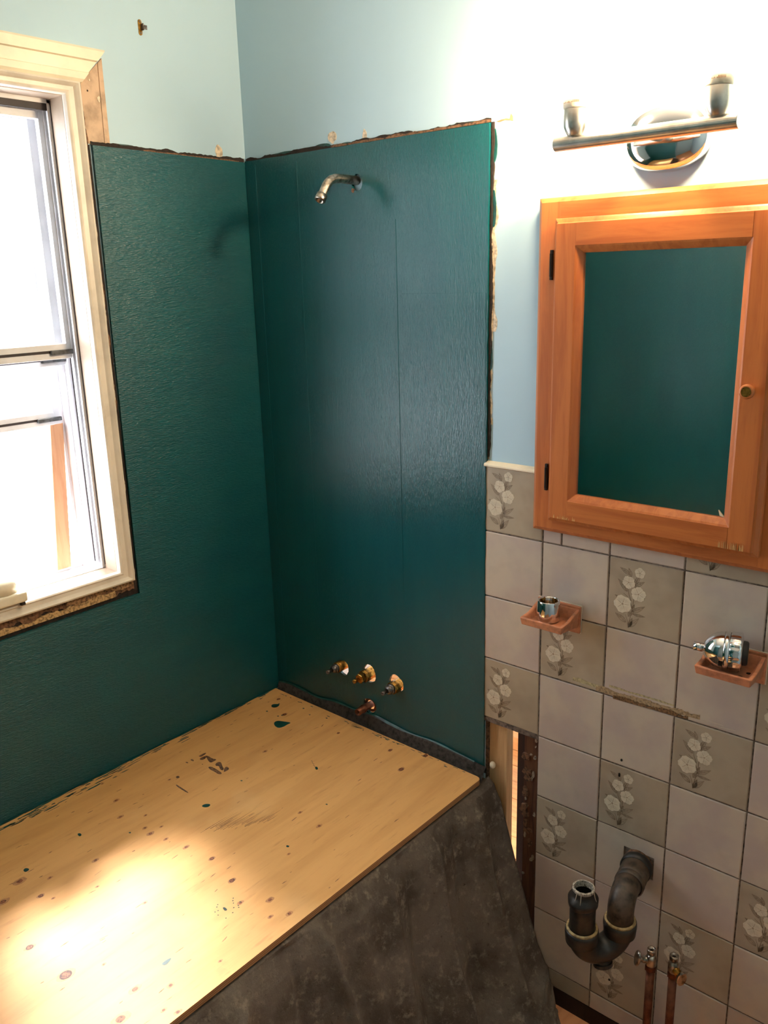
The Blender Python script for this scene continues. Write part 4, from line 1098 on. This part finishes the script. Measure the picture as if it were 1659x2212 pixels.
for k in range(36):
    a = 2*PI*k/36; c, s_ = math.cos(a), math.sin(a); cx, cy = .926+.0192*c, -.045+.0192*s_
    prism(bm, [(cx-s_*.0006-c*.0012, cy+c*.0006-s_*.0012), (cx+s_*.0006-c*.0012, cy-c*.0006-s_*.0012), (cx+s_*.0006+c*.0006, cy-c*.0006+s_*.0006), (cx-s_*.0006+c*.0006, cy+c*.0006+s_*.0006)], 'z', zf1+.013, zf1+.0448)
finish('inner_splines', bm, m_brass, t)
under(t); tag(t, 'small open chrome cup with ribbed inside standing on the left soap dish', 'cup')

t = empty('chrome_showerhead', (1.30, -.045, zf2))
R0 = .0355; c0 = Vector((1.2590, -.060, zf2+.0380)); ax = Vector((1, .26, -.0)).normalized()
def hl(prof, n=40, **k):
    bm = bmesh.new(); lathe(bm, [(h*0.82, r*1.0) for h, r in prof], c0, ax, n, **k); return bm
finish('nozzle', hl([(-.020, .0065), (-.020, .0088), (-.002, .0088), (-.001, .007), (.004, .007)], 20, cap0=True), m_chrome, t, smooth=True)
finish('bell', hl([(0, .0065), (.001, .012), (.007, .0190), (.016, .0265), (.026, .0315), (.036, .0340), (.044, .0347)]), m_chrome, t, smooth=True)
finish('band', hl([(.0445, .0340), (.045, .0352), (.0555, .0357), (.056, .0345)]), m_chrome, t, smooth=True)
finish('grip_ring', hl([(.0565, .0345), (.0572, .0362), (.077, .0362), (.081, .0345), (.083, .030), (.084, .0215), (.084, .001)], 80, mod=lambda k, j: (1-.035*((k//2) % 2)) if j in (1, 2) else 1), m_chrome, t, smooth=True)
finish('spray_face', hl([(.083, .0228), (.091, .0222), (.094, .0200), (.094, .001)], 30), m_rubber, t, smooth=True)
q = c0+ax*.041; bm = bmesh.new(); u_ = Vector((0, -.92, -.36)).normalized(); w_ = ax.cross(u_)
vv = [q+u_*.0360+ax*a+w_*b for a, b in ((-.003, -.006), (.004, -.006), (.004, .006), (-.003, .006))]
bm.faces.new([bm.verts.new(p) for p in vv]); finish('slot', bm, m_hole, t)
under(t); tag(t, 'round chrome shower head lying on its side in the right soap dish', 'shower head')

# ------------------------------------------------------------------ drain trap
dt = empty('drain_trap', (1.137, 0.0, 0.498))
def tb(name, path, r, mat, n=28, cap=True):
    bm = bmesh.new(); tube(bm, path, r, n, cap); return finish(name, bm, mat, dt, smooth=True)
pr, pn = .0270, .0335
A1 = Vector((1.154, -.118, .44)); B1 = Vector((1.104, -.188, .44))
# wall socket ring
bm = bmesh.new(); lathe(bm, [(0, .0315), (.012, .0315), (.013, .029), (.013, .02)], (1.137, .004, .4985), (0, -1, 0), 32, cap0=True); finish('wall_collar', bm, m_torn, dt, smooth=False)
bm = bmesh.new(); lathe(bm, [(.008, .030), (.012, .0335), (.028, .0335), (.030, .030)], (1.137, .004, .4985), (0.12, -1, -.02), 32); finish('rubber_ring', bm, m_rubber, dt, smooth=True)
h0 = Vector((1.139, -.012, .4985)); h1 = Vector((1.148, -.066, .496))
tb('hub', [h0, h0+(h1-h0)*.7, h1], [.0305, .0305, .0300], m_abs2)
# elbow down
ex = (A1-Vector((1.139, -.012, .44))).normalized(); ex.z = 0; ex.normalize()
ctr = Vector((A1.x, A1.y, .44+.022))-ex*.036
el = [h1]+arc(ctr, .036, PI/2*1.0, 0, 10, ex, (0, 0, 1))+[A1+Vector((0, 0, .0))]
tb('elbow', el, pr, m_abs2)
bm = bmesh.new(); lathe(bm, [(-.002, .0285), (0, .0312), (.010, .0312), (.012, .0285)], h1-ex*.004, ex, 28); finish('elbow_rim', bm, m_abs2, dt, smooth=True)
def nut(c, label=None):
    bm = bmesh.new(); lathe(bm, [(-.032, .0290), (-.030, .0325), (-.008, pn+.001), (.0, pn), (.001, .030), (.001, .026)], c, (0, 0, 1), 28); finish('slip_nut', bm, m_abs, dt, smooth=True)
    bm = bmesh.new(); lathe(bm, [(.0005, .0272), (.0005, .0322), (.0045, .0318), (.0048, .0275)], c, (0, 0, 1), 32); finish('washer', bm, m_ring, dt, smooth=True)
nut(A1); nut(B1)
hv = (B1-A1)/2; mid = (A1+B1)/2; hr = hv.length; hd = hv.normalized()
ub = [A1+Vector((0, 0, -.004))]+arc(mid+Vector((0, 0, -.018)), hr, 0, -PI, 22, -hd, (0, 0, 1))+[B1+Vector((0, 0, -.004))]
tb('u_bend', ub, [.0275]*len(ub), m_abs)
cl = mid+Vector((0.004, -.0, -.018-hr-.010))
bm = bmesh.new(); lathe(bm, [(-.012, .0175), (.016, .0175), (.0165, .0205), (.024, .0205), (.025, .018)], cl, (.25, -.1, -1), 20, cap1=True); finish('cleanout_plug', bm, m_abs, dt, smooth=False, bevel=.0006)
tb('inlet_pipe', [B1, B1+Vector((0, 0, .045)), B1+Vector((0, 0, .062)), B1+Vector((0, 0, .066)), B1+Vector((.0, 0, .100))], [.0262, .0262, .0262, .0225, .0215], m_abs, cap=False)
bm = bmesh.new(); c = B1+Vector((0, 0, .058)); r4 = random.Random(4)
lathe(bm, [(0, .0265), (.004, .030), (.018, .0305), (.022, .024), (.030, .0222)], c, (0, 0, 1), 32, mod=lambda k, j: 1+(.14*math.exp(-((k-4) % 32-0)**2/6.0)+.16*math.exp(-((k-20))**2/6.0) if j in (1, 2) else 0)); finish('broken_collar', bm, m_abs, dt, smooth=True)
bm = bmesh.new(); c = B1+Vector((0, 0, .0995)); lathe(bm, [(-.005, .0222), (0, .0228), (.0012, .0212), (.0012, .0188), (-.012, .0178)], c, (0, 0, 1), 36, mod=lambda k, j: 1+.05*noise.noise(Vector((k*.9, j, 1)))); finish('plaster_rim', bm, plain('chalky_grey_rim', (190, 178, 164), .9, mott=.4, scale=300, bump=.8), dt, smooth=False)
bm = bmesh.new(); lathe(bm, [(.02, .0200), (.0201, .0004)], B1, (0, 0, 1), 20); finish('bore', bm, m_hole, dt)
bm = bmesh.new(); r6 = random.Random(6)
for k in range(7):
    a = r6.random()*2*PI; p0 = c+Vector((.022*math.cos(a), .022*math.sin(a), 0)); p1 = p0+Vector((.004*math.cos(a), .004*math.sin(a), -.006-.012*r6.random())); p2 = p1+Vector((.003*math.cos(a), .003*math.sin(a), -.006))
    tube(bm, [p0, p1, p2], [.0012, .0009, .0004], 6)
finish('plaster_drips', bm, plain('chalky_drip', (170, 156, 142), .9), dt)['kind'] = 'stuff'
under(dt); tag(dt, 'black plastic drain trap curving out of the tiled wall', 'drain pipe')

# ------------------------------------------------------------------ water supply stops
def supply(x, ytop, zt, hdir, label):
    t = empty('supply_valve', (x, -.05, 0.0))
    def L(name, prof, o, a, mat, n=20, **k):
        bm = bmesh.new(); lathe(bm, prof, o, a, n, **k); return finish(name, bm, mat, t, smooth=True)
    p = Vector((x, -.05, 0))
    L('riser_pipe', [(0.0005, .0088), (zt-.008, .0088)], p, (0, 0, 1), m_copper, cap0=True, cap1=True)
    L('compression_nut', [(-.008, .009), (-.008, .0125), (.004, .0125), (.006, .010)], p+Vector((0, 0, zt)), (0, 0, 1), m_copper, n=6)
    b = p+Vector((0, 0, zt+.004))
    L('body', [(0, .0095), (.002, .0115), (.018, .0115), (.024, .0095), (.026, .006)], b, (0, 0, 1), m_chrome_old, cap0=True)
    L('outlet', [(.022, .0065), (.030, .0065), (.031, .0098), (.040, .0098), (.041, .0085), (.041, .0052), (.034, .005)], b, (0, 0, 1), m_chrome_old)
    L('bore', [(.036, .0053), (.0361, .0003)], b, (0, 0, 1), m_hole)
    hd = Vector(hdir).normalized(); hb = b+Vector((0, 0, .012))
    L('bonnet', [(.006, .008), (.018, .008), (.019, .005), (.028, .0045)], hb, hd, m_brass if hdir[0] > 0 else m_chrome_old)
    hh = finish('oval_handle', *(lambda bm: (lathe(bm, [(.0265, .002), (.0265, .0165), (.028, .0185), (.0315, .0185), (.033, .0165), (.033, .002)], hb, hd, 28, cap0=True, cap1=True, mod=None), (bm, m_chrome_old))[1])(bmesh.new()), t, smooth=False)
    # squash the wheel into an oval across the vertical
    mc = hb+hd*.03; up = (Vector((0, 0, 1))-hd*hd.z).normalized(); sd = hd.cross(up)
    for v in hh.data.vertices:
        d_ = v.co-mc; v.co = mc+hd*d_.dot(hd)+up*(d_.dot(up)*1.0)+sd*(d_.dot(sd)*.62)
    under(t); tag(t, label, 'valve', 'water supply stops under the drain')
supply(1.1985, -.05, .300, (-.75, -.62, .18), 'chrome supply stop on copper riser, nearest the black drain trap')
supply(1.247, -.05, .312, (.80, -.58, -.12), 'chrome supply stop with handle facing right, further from the drain trap')

# lump of white filler in the corner beside the pine stud
bm = bmesh.new(); bmesh.ops.create_icosphere(bm, subdivisions=3, radius=.0075)
for v in bm.verts: v.co *= 1+.15*noise.noise(v.co*90); v.co.z *= 1.25
o = finish('filler_lump', bm, m_collar, None, smooth=True); o.location = (.752, .0105, .585)
tag(o, 'small white lump of filler stuck on the pine stud by the blanket', 'filler')
